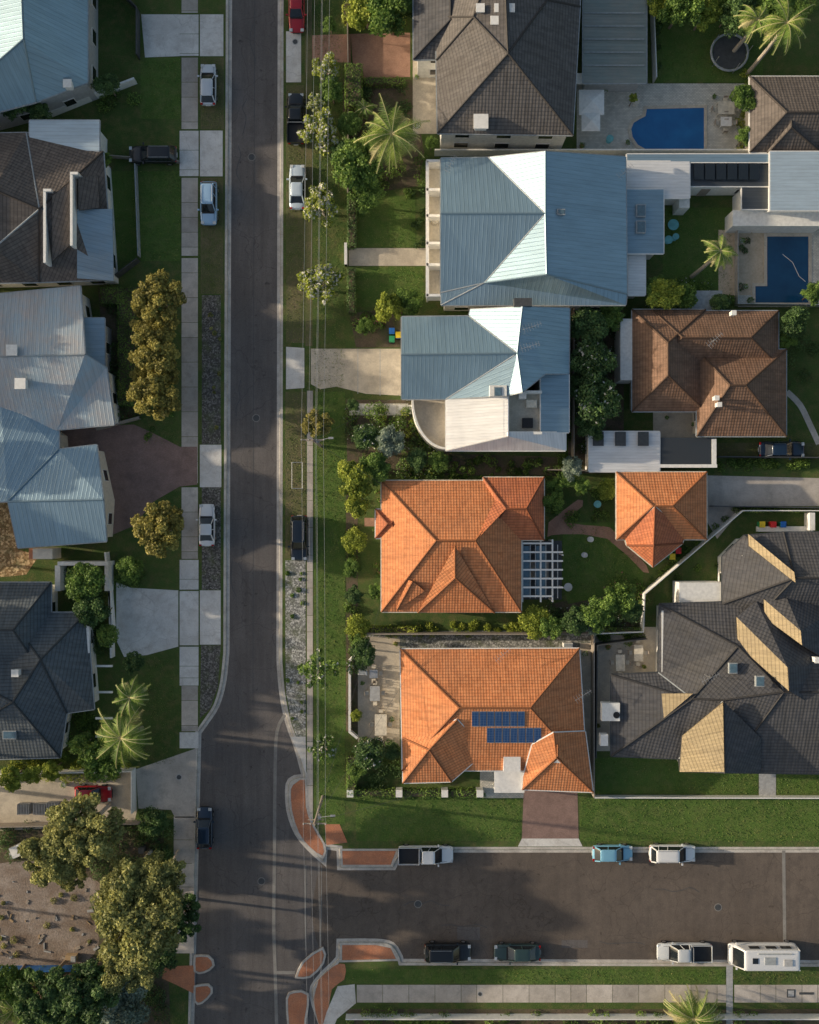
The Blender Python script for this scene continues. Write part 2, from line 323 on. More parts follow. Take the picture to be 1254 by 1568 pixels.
for k in range(9):
    if k<5: x,y=random.uniform(355,420),random.uniform(0,1000); pts=[(x+random.uniform(-6,6),y+i*14) for i in range(5)]
    else: x,y=random.uniform(540,1200),random.uniform(1330,1460); pts=[(x+i*14,y+random.uniform(-5,5)) for i in range(6)]
    ribbon('crack_seal',smooth_line(pts,3),.8,'dark_trim',ZR+.014)
def manhole(x,y,z=ZR+.012,r=.35,c1='drain_concrete'):
    b=B(); c=P(x,y); b.disc((c.x,c.y,z),r+.08,.006,c1,20); b.disc((c.x,c.y,z+.006),r,.006,'dark_trim',20); b.obj('manhole_cover')
for x,y in ((385,240),(392,640),(400,1350),(640,1385),(1100,1390)): manhole(x,y)
manhole(452,64,.014,.25,'slab_grey'); manhole(274,1190,.016,.25,'slab_grey'); manhole(735,1522,.016,.2,'slab_grey')
# west footpath & verge
for a,b in ((-120,20),(88,198),(272,392),(395,740),(746,856),(1050,1120)): slabs('footpath',278,a,303,b,38,'y')
for a,b in ((22,86),(200,270),(857,903),(990,1050),(1121,1146)): slabs('footpath',275,a,304,b,30,'y','concrete_pale')
slabs('footpath',266,1250,297,1460,36,'y')
poly('driveway',[(216,22),(275,22),(275,86),(222,88)],'concrete_pale',.008); rect('driveway',306,22,342,86,'concrete_pale',.008)
rect('driveway',306,200,341,270,'concrete_pale',.01); rect('driveway',306,681,339,746,'concrete_pale',.01); rect('driveway',306,904,338,987,'concrete_pale',.01)
poly('driveway',[(178,891),(200,900),(273,904),(273,990),(225,1003),(190,1006),(178,980)],'concrete_pale',.012); rect('driveway',275,905,304,988,'concrete_pale',.012)
poly('driveway',[(90,655),(205,650),(232,662),(275,684),(302,684),(302,742),(275,745),(235,768),(205,805),(165,822),(110,800),(85,700)],'brick_paving',.014)
poly('driveway',[(208,1178),(300,1146),(298,1252),(268,1252),(262,1240),(212,1238)],'concrete',.012)
poly('yard_concrete',[(-60,1190),(208,1180),(210,1240),(205,1262),(-60,1275)],'concrete_warm',.006)
rect('gravel_bed',309,452,338,680,'dark_gravel',.008); rect('gravel_bed',309,746,338,903,'dark_gravel',.008)
poly('gravel_bed',[(308,988),(338,988),(334,1050),(322,1085),(306,1100)],'dark_gravel',.008)
rect('worn_verge',307,88,343,198,'grass_worn',.004); rect('worn_verge',307,272,342,450,'grass_worn',.004)
poly('soil_bed',[(150,440),(215,440),(218,635),(170,645),(160,560)],'soil',.004)
rect('lawn',168,262,276,400,'lawn_fresh',.004); rect('lawn',215,88,276,182,'lawn_fresh',.004)
poly('soil_bed',[(-80,1265),(250,1255),(262,1600),(-80,1600)],'soil',.004); poly('bare_yard',smooth_line([(-80,1335),(0,1322),(60,1318),(110,1335),(150,1350),(172,1385),(155,1420),(148,1455),(120,1476),(40,1482),(-80,1478)],3),'bare_earth',.01)
b=B()
for i in range(46):
    c=P(random.uniform(-20,150),random.uniform(1335,1472)); l=random.uniform(.12,.8); b.box((c.x,c.y,.06),(l,random.uniform(.08,.3),.08),random.choice(('debris_timber','slab_grey','timber_grey','timber_grey','debris_timber')),random.uniform(0,3))
b.obj('building_debris')
# east verge
ribbon('footpath_edge',[(472,-100),(473,530)],11,'grass_worn',.006)
slabs('footpath',470,598,479,1262,42,'y','concrete'); rect('footpath',438,48,461,126,'concrete_pale',.01)
rect('gravel_bed',437,858,468,1000,'pale_gravel',.008); poly('gravel_bed',[(437,1000),(468,1000),(468,1180),(458,1140),(445,1100),(438,1060)],'pale_gravel',.008)
poly('footpath_apron',[(445,1128),(468,1128),(469,1186),(460,1160)],'concrete_pale',.014)
rect('worn_verge',437,600,468,855,'grass_worn',.005); rect('worn_verge',438,130,466,525,'grass_worn',.005)
poly('driveway',[(478,54),(537,52),(537,96),(478,94)],'red_brick_paving',.008)
poly('driveway',[(537,52),(628,50),(628,118),(556,120),(540,96)],'red_brick_paving',.012)
poly('driveway',[(438,531),(466,533),(466,594),(438,596)],'concrete_pale',.012); poly('driveway',[(476,534),(618,534),(618,606),(560,603),(515,592),(490,596),(476,588)],'concrete_warm',.012)
ribbon('driveway_joint',[(548,534),(548,603)],1,'slab_grey',.016); ribbon('driveway_joint',[(582,534),(582,606)],1,'slab_grey',.016)
rect('garden_path',534,380,652,407,'concrete_warm',.012)
poly('soil_bed',[(535,480),(616,470),(616,532),(545,532)],'soil',.004); poly('soil_bed',[(530,612),(640,612),(690,695),(872,700),(870,728),(580,728),(532,735)],'soil',.004)
poly('soil_bed',[(525,120),(630,122),(650,235),(640,285),(540,300),(525,250)],'soil',.004); rect('soil_bed',870,468,955,725,'soil',.004)
rect('soil_bed',530,740,548,1120,'soil',.004); poly('soil_bed',[(840,925),(975,900),(985,965),(840,965)],'soil',.004)
rect('lawn',548,300,636,378,'lawn_fresh',.008); rect('lawn',545,409,648,470,'lawn_fresh',.008)
rect('verge_lawn',481,600,528,1262,'lawn_fresh',.004); rect('verge_lawn',545,1222,797,1288,'lawn_fresh',.006); rect('verge_lawn',888,1222,1254,1288,'lawn_fresh',.006)
poly('lawn',[(862,800),(945,800),(985,870),(985,900),(870,925),(862,900)],'lawn_fresh',.006)
rect('lawn',912,1160,1160,1215,'lawn_fresh',.006); rect('lawn',1190,1160,1300,1215,'lawn_fresh',.006); rect('garden_path',1162,1160,1188,1222,'slab_grey',.01)
poly('garden_path',smooth_line([(840,800),(885,765),(892,775),(868,800),(925,806),(942,815),(990,866),(985,876),(930,825),(860,818),(838,822)],2),'red_brick_paving',.01)
rect('paving',558,793,580,806,'red_brick_paving',.01)
poly('paving',[(883,128),(1150,128),(1150,234),(883,234)],'stone_paving',.008); rect('lawn',1002,20,1168,126,'lawn_fresh',.008)
rect('garden_path',1100,352,1175,452,'timber_deck',.01); rect('garden_path',1130,345,1260,470,'stone_paving',.006); rect('lawn',1015,318,1122,462,'lawn_fresh',.008)
poly('patio',[(548,975),(612,975),(612,1150),(548,1150)],'concrete_warm',.01); rect('patio',560,966,905,992,'pale_gravel',.006); rect('patio',888,985,906,1214,'concrete_warm',.012)
rect('patio',735,1180,802,1222,'stone_paving',.012); rect('patio',632,88,672,205,'concrete_warm',.02)
poly('driveway',[(802,1206),(884,1206),(886,1284),(799,1284)],'brick_paving',.014); poly('driveway_apron',[(799,1284),(886,1284),(892,1296),(793,1296)],'concrete_pale',.016)
poly('driveway',[(1083,728),(1330,734),(1330,775),(1140,775),(1098,825),(1083,800)],'concrete',.01)
poly('patio',[(908,960),(1010,960),(1010,1150),(908,1150)],'concrete_warm',.01); rect('patio',1000,625,1075,700,'concrete_warm',.01); rect('driveway',1095,678,1330,702,'grass_worn',.01)
ribbon('garden_path',smooth_line([(1205,600),(1225,620),(1240,650),(1254,680)],3),9,'concrete',.014)
rect('patio',535,618,625,636,'stone_paving',.012)
for x in range(540,625,14): rect('stepping_stone',x,620,x+10,634,'concrete_pale',.02)
# south-east block
slabs('footpath',546,1508,1112,1535,40,'x'); slabs('footpath',1124,1508,1700,1535,40,'x'); rect('footpath',1112,1478,1122,1600,'slab_grey',.016); rect('verge_lawn',530,1484,1110,1506,'lawn_fresh',.004)
rect('soil_bed',530,1545,1300,1640,'soil',.004)
B1=B(); c=P(1218,1521); B1.box((c.x-.5,c.y,.03),(.9,.9,.02),'dark_trim'); B1.box((c.x-.5,c.y,.045),(.65,.65,.02),'slab_grey'); B1.box((c.x+1.2,c.y,.03),(1.6,.25,.02),'dark_trim'); B1.obj('utility_pit')
# ------------------------------------------------ houses
def roof_part(e,vs,fs,rmat,wmat='white_render',eave=.45,walls=True,cap=None,gut='white_paint',nowin=False,thick=.16):
    V=[P(*v) for v in vs]; F=[]
    for f in fs:
        f=list(f); nx=Vector((0,0,0))
        for i in range(len(f)): nx+=(V[f[i]]).cross(V[f[(i+1)%len(f)]])
        if nx.z<0: f.reverse()
        F.append(f)
    ro=mk('roof',V,F,rmat,parent=e,uv=True); bm=bmesh.new(); bm.from_mesh(ro.data); bmesh.ops.triangulate(bm,faces=bm.faces[:],quad_method='BEAUTY'); bm.to_mesh(ro.data); bm.free(); ro.data.update()
    TF=[list(p.vertices) for p in ro.data.polygons]
    ed={}
    for fi,f in enumerate(F):
        for i in range(len(f)): ed.setdefault(frozenset((f[i],f[(i+1)%len(f)])),[]).append((fi,f[i],f[(i+1)%len(f)]))
    nor=[];cen=[]
    for f in F:
        n=Vector((0,0,0))
        for i in range(len(f)): n+=(V[f[i]]).cross(V[f[(i+1)%len(f)]])
        nor.append(n.normalized()); cen.append(sum((V[i] for i in f),Vector())/len(f))
    b=B(); cap=cap or rmat
    for k,l in ed.items():
        if len(l)==2:
            f1,f2=l[0][0],l[1][0]; a,c=V[l[0][1]],V[l[0][2]]
            s=(cen[f2]-a).dot(nor[f1])
            if s<-.02:
                up=Vector((0,0,.02)); b.tube(a+up,c+up,.11,cap,n=6)
            elif s>.02: b.tube(a+Vector((0,0,-.05)),c+Vector((0,0,-.05)),.1,'grey_trim',n=6)
    nxt={l[0][1]:l[0][2] for l in ed.values() if len(l)==1}
    loops=[]; seen=set()
    for s0 in list(nxt):
        if s0 in seen: continue
        lp=[];c=s0
        while c not in seen and c in nxt: seen.add(c); lp.append(c); c=nxt[c]
        if len(lp)>2: loops.append(lp)
    for lp in loops:
        for i in range(len(lp)):
            a,c=V[lp[i]],V[lp[(i+1)%len(lp)]]; d=(c-a); 
            o=Vector((d.y,-d.x,0)).normalized()*.06
            dz=Vector((0,0,-.03))
            q=[a,c,c+Vector((0,0,-thick)),a+Vector((0,0,-thick))]; b.add(q,[(0,3,2,1)],gut if walls else rmat)
            if walls:
                g=[a+dz,c+dz,c+dz+o*1.6,a+dz+o*1.6,a+dz+Vector((0,0,-.12)),c+dz+Vector((0,0,-.12)),c+dz+o*1.6+Vector((0,0,-.12)),a+dz+o*1.6+Vector((0,0,-.12))]
                b.add(g,[(0,3,2,1),(3,7,6,2),(4,5,6,7),(0,4,7,3),(1,2,6,5)],gut)
        if walls:
            pts=[Vector((V[i].x,V[i].y)) for i in lp]; ins=offs(pts,eave,True); w=B(); n=len(lp); door=False
            for i in range(n):
                k=(i+1)%n; a,c=ins[i],ins[k]; za,zc=V[lp[i]].z-.1,V[lp[k]].z-.1
                w.add([(a.x,a.y,-.05),(c.x,c.y,-.05),(c.x,c.y,zc),(a.x,a.y,za)],[(0,1,2,3)],wmat)
                L=(c-a).length
                if L>2.4 and not nowin:
                    t=(c-a).normalized(); on=Vector((t.y,-t.x)); ang=math.atan2(t.y,t.x); cnt=max(1,int(L/3.4)); zt=min(za,zc)
                    for q in range(cnt):
                        m_=a+t*(L*(q+.5)/cnt)
                        for z0 in ([1.5] if zt<5 else [1.5,4.2]):
                            if not door and z0<2 and L>5:
                                w.box((m_.x+on.x*.02,m_.y+on.y*.02,1.05),(1.,.08,2.1),'timber_grey',ang); door=True; continue
                            ww=1.6 if cnt>1 else 1.3
                            w.box((m_.x+on.x*.02,m_.y+on.y*.02,z0),(ww,.10,1.25),'white_paint',ang)
                            w.box((m_.x+on.x*.05,m_.y+on.y*.05,z0),(ww-.16,.10,1.09),'glass_dark',ang)
            w.obj('walls',e)
    if walls: mk('soffit',[v-Vector((0,0,thick)) for v in V],[tuple(reversed(f)) for f in TF],'white_paint',parent=e)
    b.obj('ridge_caps_and_gutters',e)
def hip(x0,y0,x1,y1,r1,r2,he,hr):
    vs=[(x0,y0,he),(x1,y0,he),(x1,y1,he),(x0,y1,he),(*r1,hr),(*r2,hr)]
    if abs(r1[0]-r2[0])>=abs(r1[1]-r2[1]): fs=[(0,1,5,4),(1,2,5),(2,3,4,5),(3,0,4)]
    else: fs=[(0,1,4),(1,2,5,4),(2,3,5),(3,0,4,5)]
    return vs,fs
def flat(x0,y0,x1,y1,hw,he): return [(x0,y0,hw),(x1,y0,he),(x1,y1,he),(x0,y1,hw)],[(0,1,2,3)]
def boxat(b,px,py,h,dx,dy,dz,m,ang=0.):
    c=P(px,py,h); b.box((c.x,c.y,h+dz/2),(dx,dy,dz),m,ang)
def skylight(e,px,py,h,w=1.,l=1.3):
    b=B(); c=P(px,py,h); b.box((c.x,c.y,h),(w,l,.3),'grey_trim'); b.box((c.x,c.y,h+.17),(w-.2,l-.2,.06),'skylight_glass'); b.obj('skylight',e)
def roofvent(e,px,py,h,s=.5,m='white_paint'):
    b=B(); c=P(px,py,h); b.box((c.x,c.y,h-.1),(s,s,.8),m); b.box((c.x,c.y,h+.36),(s*1.25,s*1.25,.1),m); b.obj('roof_vent',e)
def antenna(e,px,py,h,hh=1.5):
    b=B(); c=P(px,py,h+hh); z0=h-.5; b.tube((c.x,c.y,z0),(c.x,c.y,h+hh),.025,'galvanised',n=5); a=random.uniform(.3,1.2)
    dx,dy=math.cos(a),math.sin(a); b.tube((c.x-dx,c.y-dy,h+hh),(c.x+dx,c.y+dy,h+hh),.02,'galvanised',n=4)
    for i in range(7):
        t=-0.9+i*.3; l=.45-.03*i; b.tube((c.x+dx*t-dy*l,c.y+dy*t+dx*l,h+hh),(c.x+dx*t+dy*l,c.y+dy*t-dx*l,h+hh),.015,'galvanised',n=4)
    b.obj('tv_antenna',e)
def pbox(b,x0,y0,x1,y1,z0,z1,m,h=None):
    a=P(x0,y0,z1 if h is None else h); c=P(x1,y1,z1 if h is None else h); b.box(((a.x+c.x)/2,(a.y+c.y)/2,(z0+z1)/2),(abs(c.x-a.x),abs(c.y-a.y),z1-z0),m)
# A two-storey charcoal
A=empty('tiled_house')
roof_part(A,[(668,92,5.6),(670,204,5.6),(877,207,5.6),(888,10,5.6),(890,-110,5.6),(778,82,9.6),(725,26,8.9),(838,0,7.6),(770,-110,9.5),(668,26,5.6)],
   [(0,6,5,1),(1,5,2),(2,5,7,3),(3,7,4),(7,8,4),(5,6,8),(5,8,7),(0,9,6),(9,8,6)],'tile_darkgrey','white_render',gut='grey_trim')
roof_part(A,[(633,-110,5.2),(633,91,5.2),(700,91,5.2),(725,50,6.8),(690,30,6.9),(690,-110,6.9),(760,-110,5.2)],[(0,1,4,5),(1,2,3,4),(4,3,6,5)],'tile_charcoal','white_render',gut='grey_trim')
for x,y in ((735,15),(763,15),(781,15),(757,34)): roofvent(A,x,y,9.,.7)
roofvent(A,736,188,6.5,1.2)
roof_part(A,*flat(893,-80,990,127,3.3,3.1),'metal_green','grey_render',nowin=True,gut='grey_trim')
b=B()
for yy in (20,40,60,80,100):
    c=P(940,yy,3.35); b.box((c.x,c.y,3.35),(6.4,.08,.08),'grey_trim')
b.obj('carport_battens',A)
# top right tiled house
E2=empty('tiled_house'); roof_part(E2,*hip(1148,117,1420,233,(1205,172),(1350,172),3.,5.6),'tile_umber','cream_render')
roof_part(E2,*hip(1175,150,1260,236,(1212,178),(1212,195),3.1,5.0),'tile_umber','cream_render',walls=False)
# B
Bh=empty('metal_roofed_house')
roof_part(Bh,[(675,242,5.4),(748,241,5.4),(835,232,9.0),(958,240,5.4),(960,450,5.4),(958,467,5.1),(676,467,5.1),(675,448,5.4),(742,433,5.8),(837,420,9.0),(835,327,9.0),(675,327,8.8)],
   [(0,1,10,11),(1,2,10),(11,10,8,7),(10,9,8),(2,3,4,9,10),(9,4,5,6,8),(7,8,6)],'metal_blue','white_render',gut='grey_trim')
roof_part(Bh,*flat(957,290,1016,388,4.6,4.2),'metal_blue','white_render'); roof_part(Bh,*flat(959,247,1056,303,3.9,3.8),'metal_white','white_render')
roof_part(Bh,*flat(962,388,988,452,3.8,3.6),'metal_white','white_render',nowin=True)
skylight(Bh,981,323,4.6); skylight(Bh,981,348,4.6); skylight(Bh,859,325,8.5,.8,.6)
b=B(); # balcony
pbox(b,655,246,680,455,3.0,3.3,'cream_render'); pbox(b,653,244,657,456,3.3,4.2,'white_paint',4.2)
for y in (246,290,330,372,405,452): pbox(b,653,y-2,680,y+2,3.3,5.3,'white_paint',5.3)
pbox(b,652,246,656,455,5.1,5.3,'white_paint')
for y in (246,330,405,452): c=P(655,y,3); b.tube((c.x,c.y,0),(c.x,c.y,3),.12,'white_paint')
c=P(666,338,3.4); b.disc((c.x,c.y,3.3),.45,.7,'fabric_cream'); 
b.obj('balcony',Bh)
for x,y in ((690,250),(958,262)): antenna(Bh,x,y,6.0,.6)
R=empty('rendered_pool_house'); roof_part(R,*flat(1056,249,1178,285,3.5,3.4),'metal_dark','white_render',gut='white_paint',eave=.15)
roof_part(R,*flat(1136,285,1176,320,3.3,3.25),'metal_dark','white_render',eave=.1); roof_part(R,*flat(1179,232,1420,322,4.0,3.8),'metal_pale','white_render',eave=.1); 
roof_part(R,*flat(960,236,1180,248,3.8,3.8),'metal_blue','white_render',eave=.1,nowin=True)
b=B()
for i in range(6):
    c=P(1070+i*17,263,3.7); b.box((c.x,c.y,3.75),(1.0,1.7,.06),'glass_dark')
b.obj('solar_panels',R)
b=B(); pbox(b,1122,322,1260,346,0,2.6,'white_render'); pbox(b,1040,288,1056,318,0,2.6,'white_render'); b.obj('rendered_wall',R)
# C
Ch=empty('metal_roofed_house')
roof_part(Ch,[(615,485,5.2),(718,484,5.2),(720,474,5.2),(800,470,8.3),(872,472,5.4),(871,572,5.4),(800,600,8.3),(778,605,7.4),(683,611,5.2),(615,611,5.2),(615,543,8.0),(792,541,8.3),(835,572,6.8)],
   [(0,1,11,10),(1,2,3,11),(10,11,8,9),(11,6,7,8),(3,4,5,12,6,11)],'metal_blue','white_render',gut='grey_trim')
roof_part(Ch,[(683,612,5.2),(778,606,7.0),(778,662,7.0),(866,662,5.4),(866,690,5.1),(683,690,5.1),(778,668,7.0)],[(0,1,2,6,5),(6,2,3,4,5)],'metal_white','white_render')  # white metal here paints sun glare onto the blue roof
roof_part(Ch,*flat(828,573,871,662,5.9,5.4),'metal_blue','white_render',eave=.1)
b=B(); pbox(b,776,603,830,664,0,5.5,'concrete_warm',5.5); pbox(b,774,600,778,664,5.5,6.5,'white_render'); pbox(b,774,598,830,602,5.5,6.5,'white_render'); pbox(b,778,661,830,665,5.5,6.3,'white_render'); pbox(b,750,590,776,606,5.,7.6,'white_render')
pbox(b,800,640,816,655,5.5,5.95,'black_plastic'); pbox(b,806,612,822,624,5.5,6.0,'fabric_cream'); pbox(b,795,600,806,610,5.5,6.6,'white_paint')
b.obj('roof_terrace',Ch)
n=14; c0=P(684,612,3.1); arc=[]
for i in range(n+1):
    t=math.pi+math.pi/2*i/n; p=P(684+54*math.cos(t),612-77*math.sin(t),3.1); arc.append(p)
mk('curved_balcony',[(c0.x,c0.y,3.1)]+[(p.x,p.y,3.1) for p in arc],[tuple(range(n+2))],'concrete_warm',parent=Ch,tint=[.5])
sweep('curved_parapet',[(p.x,p.y) for p in arc],[(.0,0),(.0,4.0),(.22,4.0),(.22,0)],'white_render',parent=Ch,world=True)
skylight(Ch,762,600,7.5,.8,1.0); antenna(Ch,815,500,7.4,1.); antenna(Ch,812,530,7.6,1.2)
b=B(); boxat(b,799,466,7.2,1.8,.8,1.1,'dark_trim'); b.obj('chimney',Ch)
# C2 brown
K=empty('tiled_house')
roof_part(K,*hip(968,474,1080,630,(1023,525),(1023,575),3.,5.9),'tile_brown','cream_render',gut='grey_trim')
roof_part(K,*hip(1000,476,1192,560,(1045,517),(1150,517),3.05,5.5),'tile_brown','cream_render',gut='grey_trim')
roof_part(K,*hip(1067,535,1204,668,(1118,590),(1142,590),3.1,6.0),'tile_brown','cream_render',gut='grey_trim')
b=B(); pbox(b,950,488,972,582,0,3.0,'white_render'); pbox(b,975,600,1000,610,0,3.1,'white_paint'); pbox(b,1008,670,1094,712,2.5,2.62,'metal_dark'); pbox(b,1008,711,1098,716,2.4,2.7,'white_paint'); pbox(b,1090,672,1097,712,2.4,2.68,'white_paint')
for x,y in ((1010,712),(1095,712),(1095,674)):
    c=P(x,y,2.4); b.tube((c.x,c.y,0),(c.x,c.y,2.4),.07,'white_paint')
b.obj('awning',K)
for x,y in ((1096,610),(1100,620),(1122,480)): roofvent(K,x,y,5.6,.4)
antenna(K,1095,520,5.,1.6)
Sd=empty('garden_shed'); roof_part(Sd,*flat(902,661,1010,722,2.9,2.7),'metal_white','white_render',nowin=True,eave=.1)
b=B()
for x in (916,950,985):
    c=P(x,672,3.0); b.box((c.x,c.y,3.0),(1.15,1.5,.06),'dark_trim')
b.obj('roof_panels',Sd)
# D orange
D=empty('terracotta_roofed_house')
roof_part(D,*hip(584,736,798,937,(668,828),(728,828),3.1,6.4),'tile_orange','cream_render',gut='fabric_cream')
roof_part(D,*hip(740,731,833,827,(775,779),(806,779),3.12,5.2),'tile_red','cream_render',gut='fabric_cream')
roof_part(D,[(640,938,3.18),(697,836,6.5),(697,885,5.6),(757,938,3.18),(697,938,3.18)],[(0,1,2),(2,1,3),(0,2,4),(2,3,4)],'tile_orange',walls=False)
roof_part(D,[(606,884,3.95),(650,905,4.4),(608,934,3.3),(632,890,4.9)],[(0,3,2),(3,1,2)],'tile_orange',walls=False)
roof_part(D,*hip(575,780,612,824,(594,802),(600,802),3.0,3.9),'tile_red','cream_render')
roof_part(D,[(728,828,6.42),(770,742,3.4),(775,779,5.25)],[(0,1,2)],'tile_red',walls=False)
b=B()
for i in range(7):
    y=832+i*13.5; pbox(b,797,y-1.3,862 if i not in(0,6) else 846,y+1.3,2.75,2.9,'white_paint')
for x in (800,828,846): pbox(b,x-1.2,826,x+1.2,922,2.6,2.74,'white_paint')
for x in (812,820,836,854): pbox(b,x-.6,834,x+.6,916,2.6,2.74,'grey_trim')
for x0,x1 in ((801,811),(821,827),(829,835)): pbox(b,x0,836,x1,914,2.54,2.58,'pergola_glass')
for x,y in ((800,828),(846,828),(862,850),(862,900),(846,920),(800,920)):
    c=P(x,y,2.6); b.tube((c.x,c.y,0),(c.x,c.y,2.6),.08,'white_paint')
pbox(b,797,828,860,918,.02,.05,'dark_trim',0.); pbox(b,812,858,840,885,.7,.76,'timber_grey')
b.obj('pergola')
G=empty('terracotta_garage'); roof_part(G,*hip(944,723,1082,826,(1000,775),(1030,775),2.8,5.0),'tile_orange','cream_render',gut='fabric_cream')
roof_part(G,[(955,818,2.8),(960,835,2.8),(1000,868,2.8),(1045,832,2.8),(1050,815,2.8),(1003,776,5.15),(1001,835,4.5)],[(0,5,6,1),(1,6,2),(2,6,3),(3,6,5,4)],'tile_red','cream_render',gut='fabric_cream')
# E orange
Eh=empty('terracotta_roofed_house')
roof_part(Eh,[(613,994,3.),(887,993,3.),(898,1180,3.),(616,1180,3.),(703,1084,6.1),(812,1084,6.1)],[(0,1,5,4),(1,2,5),(2,3,4,5),(3,0,4)],'tile_orange','cream_render')
roof_part(Eh,[(617,1130,3.05),(617,1199,3.05),(691,1197,3.05),(745,1150,3.6),(700,1102,5.7),(657,1148,4.9)],[(0,5,1),(1,5,2),(2,5,4,3),(0,4,5)],'tile_orange','cream_render',walls=True)
roof_part(Eh,[(801,1190,3.1),(800,1209,3.1),(908,1213,3.1),(896,1120,3.1),(848,1122,5.3),(852,1160,5.1),(815,1140,4.4)],[(0,6,4,5,1),(1,5,2),(2,5,4,3)],'tile_orange','cream_render')
roof_part(Eh,[(832,1176,3.9),(854,1158,5.3),(876,1180,3.9),(854,1140,5.3)],[(0,3,1),(1,3,2)],'tile_orange',walls=False)
b=B(); pbox(b,771,1147,797,1182,2.9,3.7,'white_paint'); pbox(b,757,1180,803,1214,2.7,2.85,'white_paint'); 
for x,y in ((759,1212),(801,1212)): 
    c=P(x,y,2.7); b.tube((c.x,c.y,0),(c.x,c.y,2.7),.1,'white_paint')
a=[P(836,1177,4.1),P(872,1179,4.1),P(854,1163,5.15)]; b.add(a,[(0,1,2)],'white_paint'); b.obj('porch',Eh)
def panels(e,x0,y0,x1,y1,nx,ny,hf):
    b=B()
    for i in range(nx):
        for j in range(ny):
            xa=x0+(x1-x0)*i/nx+.5; xb=x0+(x1-x0)*(i+1)/nx-.5; ya=y0+(y1-y0)*j/ny+.5; yb=y0+(y1-y0)*(j+1)/ny-.5
            q=[P(x,y,hf(y)+.12) for x,y in ((xa,ya),(xb,ya),(xb,yb),(xa,yb))]; lo=[v-Vector((0,0,.06)) for v in q]
            b.add([v-Vector((0,0,.004)) for v in q]+lo,[(3,2,1,0),(0,1,5,4),(1,2,6,5),(2,3,7,6),(3,0,4,7)],'galvanised')
            cc=sum(q,Vector())/4; b.add([cc+(v-cc)*.94+Vector((0,0,.003)) for v in q],[(3,2,1,0)],'solar_cell')
    b.obj('solar_panels',e,uv=True)
hf=lambda y:6.1-(y-1084)/(1180-1084)*3.1
panels(Eh,722,1089,804,1113,7,1,hf); panels(Eh,745,1114,829,1138,7,1,hf)
for x,y in ((770,1003),(893,1065)): antenna(Eh,x,y,3.6,1.6)
# F big dark house
Fh=empty('tiled_house')
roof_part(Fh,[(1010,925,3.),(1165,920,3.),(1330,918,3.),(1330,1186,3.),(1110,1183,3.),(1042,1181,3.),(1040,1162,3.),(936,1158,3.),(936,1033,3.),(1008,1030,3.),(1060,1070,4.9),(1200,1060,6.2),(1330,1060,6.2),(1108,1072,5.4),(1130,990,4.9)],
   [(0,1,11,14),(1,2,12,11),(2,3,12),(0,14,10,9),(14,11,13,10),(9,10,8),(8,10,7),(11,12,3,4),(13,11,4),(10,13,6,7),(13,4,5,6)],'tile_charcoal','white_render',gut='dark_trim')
def westwedge(q,hl,hr,ex,m='tile_charcoal',lit='tile_sunlit'):  # lit: tile colour that paints sunlight on the west face
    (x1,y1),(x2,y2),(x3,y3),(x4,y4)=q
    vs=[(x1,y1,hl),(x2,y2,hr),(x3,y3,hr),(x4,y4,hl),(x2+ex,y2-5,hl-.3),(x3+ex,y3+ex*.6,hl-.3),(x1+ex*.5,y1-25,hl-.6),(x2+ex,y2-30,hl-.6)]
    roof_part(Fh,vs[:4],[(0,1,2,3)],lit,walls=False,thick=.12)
    roof_part(Fh,[vs[1],vs[2],vs[5],vs[4]],[(0,1,2,3)],m,walls=False,thick=.12)
    roof_part(Fh,[vs[0],vs[1],vs[4],vs[7],vs[6]],[(0,1,2,3,4)],m,walls=False,thick=.12)
westwedge([(1128,945),(1206,1022),(1208,1058),(1130,988)],4.6,7.0,60); westwedge([(1170,918),(1226,966),(1228,988),(1171,946)],4.4,6.4,50)
roof_part(Fh,[(1040,1181,3.1),(1044,1128,4.4),(1108,1074,6.3),(1110,1184,5.8),(1165,1184,3.3),(1165,1130,4.6)],[(0,1,2,3),(3,2,5,4)],'tile_charcoal',walls=False)
roof_part(Fh,[(1041,1182,3.3),(1045,1127,4.6),(1107,1076,6.45),(1109,1182,5.95)],[(0,1,2,3)],'tile_sunlit',walls=False)  # overlay sheet painting the sunlit west face
roof_part(Fh,[(990,1062,3.7),(1061,1062,5.2),(1010,1105,4.1),(996,1100,3.8)],[(0,1,2,3)],'tile_sunlit',walls=False)  # sunlight on this west face painted as a paler tile sheet
b=B(); pbox(b,1013,935,1022,1062,2.6,3.1,'white_paint'); b.obj('white_gutter',Fh)
roof_part(Fh,[(1106,852,3.),(1140,820,3.4),(1200,815,3.2),(1330,815,3.2),(1330,940,3.2),(1165,940,3.2),(1106,925,3.),(1148,822,4.2),(1217,885,6.4),(1330,885,6.4)],[(0,1,8,6),(1,2,8),(2,3,9,8),(3,4,9),(8,9,4,5),(6,8,5)],'tile_charcoal','white_render',gut='dark_trim')
roof_part(Fh,[(1146,818,4.0),(1216,876,6.6),(1218,892,6.6),(1147,836,4.0)],[(0,1,2,3)],'tile_sunlit',walls=False)  # sunlit strip laid over the charcoal roof as colour
b=B(); pbox(b,1040,892,1106,926,0,2.6,'white_render'); pbox(b,1136,850,1146,858,0,3.8,'cream_render'); b.obj('rear_walls',Fh)
skylight(Fh,1122,1023,5.5,.9,1.1); skylight(Fh,1163,1043,6.6,.9,1.1); antenna(Fh,1088,1038,5.3,1.6); roofvent(Fh,1250,1010,6.,.5)
b=B()
for x,y,w,l in ((934,1089,1.9,1.9),(924,1132,.8,1.2)):
    c=P(x,y,3.2); b.box((c.x,c.y,3.2),(w,l,.9),'white_paint')
c=P(945,1096,4.); b.disc((c.x,c.y,3.66),.35,.04,'black_plastic'); b.obj('air_conditioner',Fh)
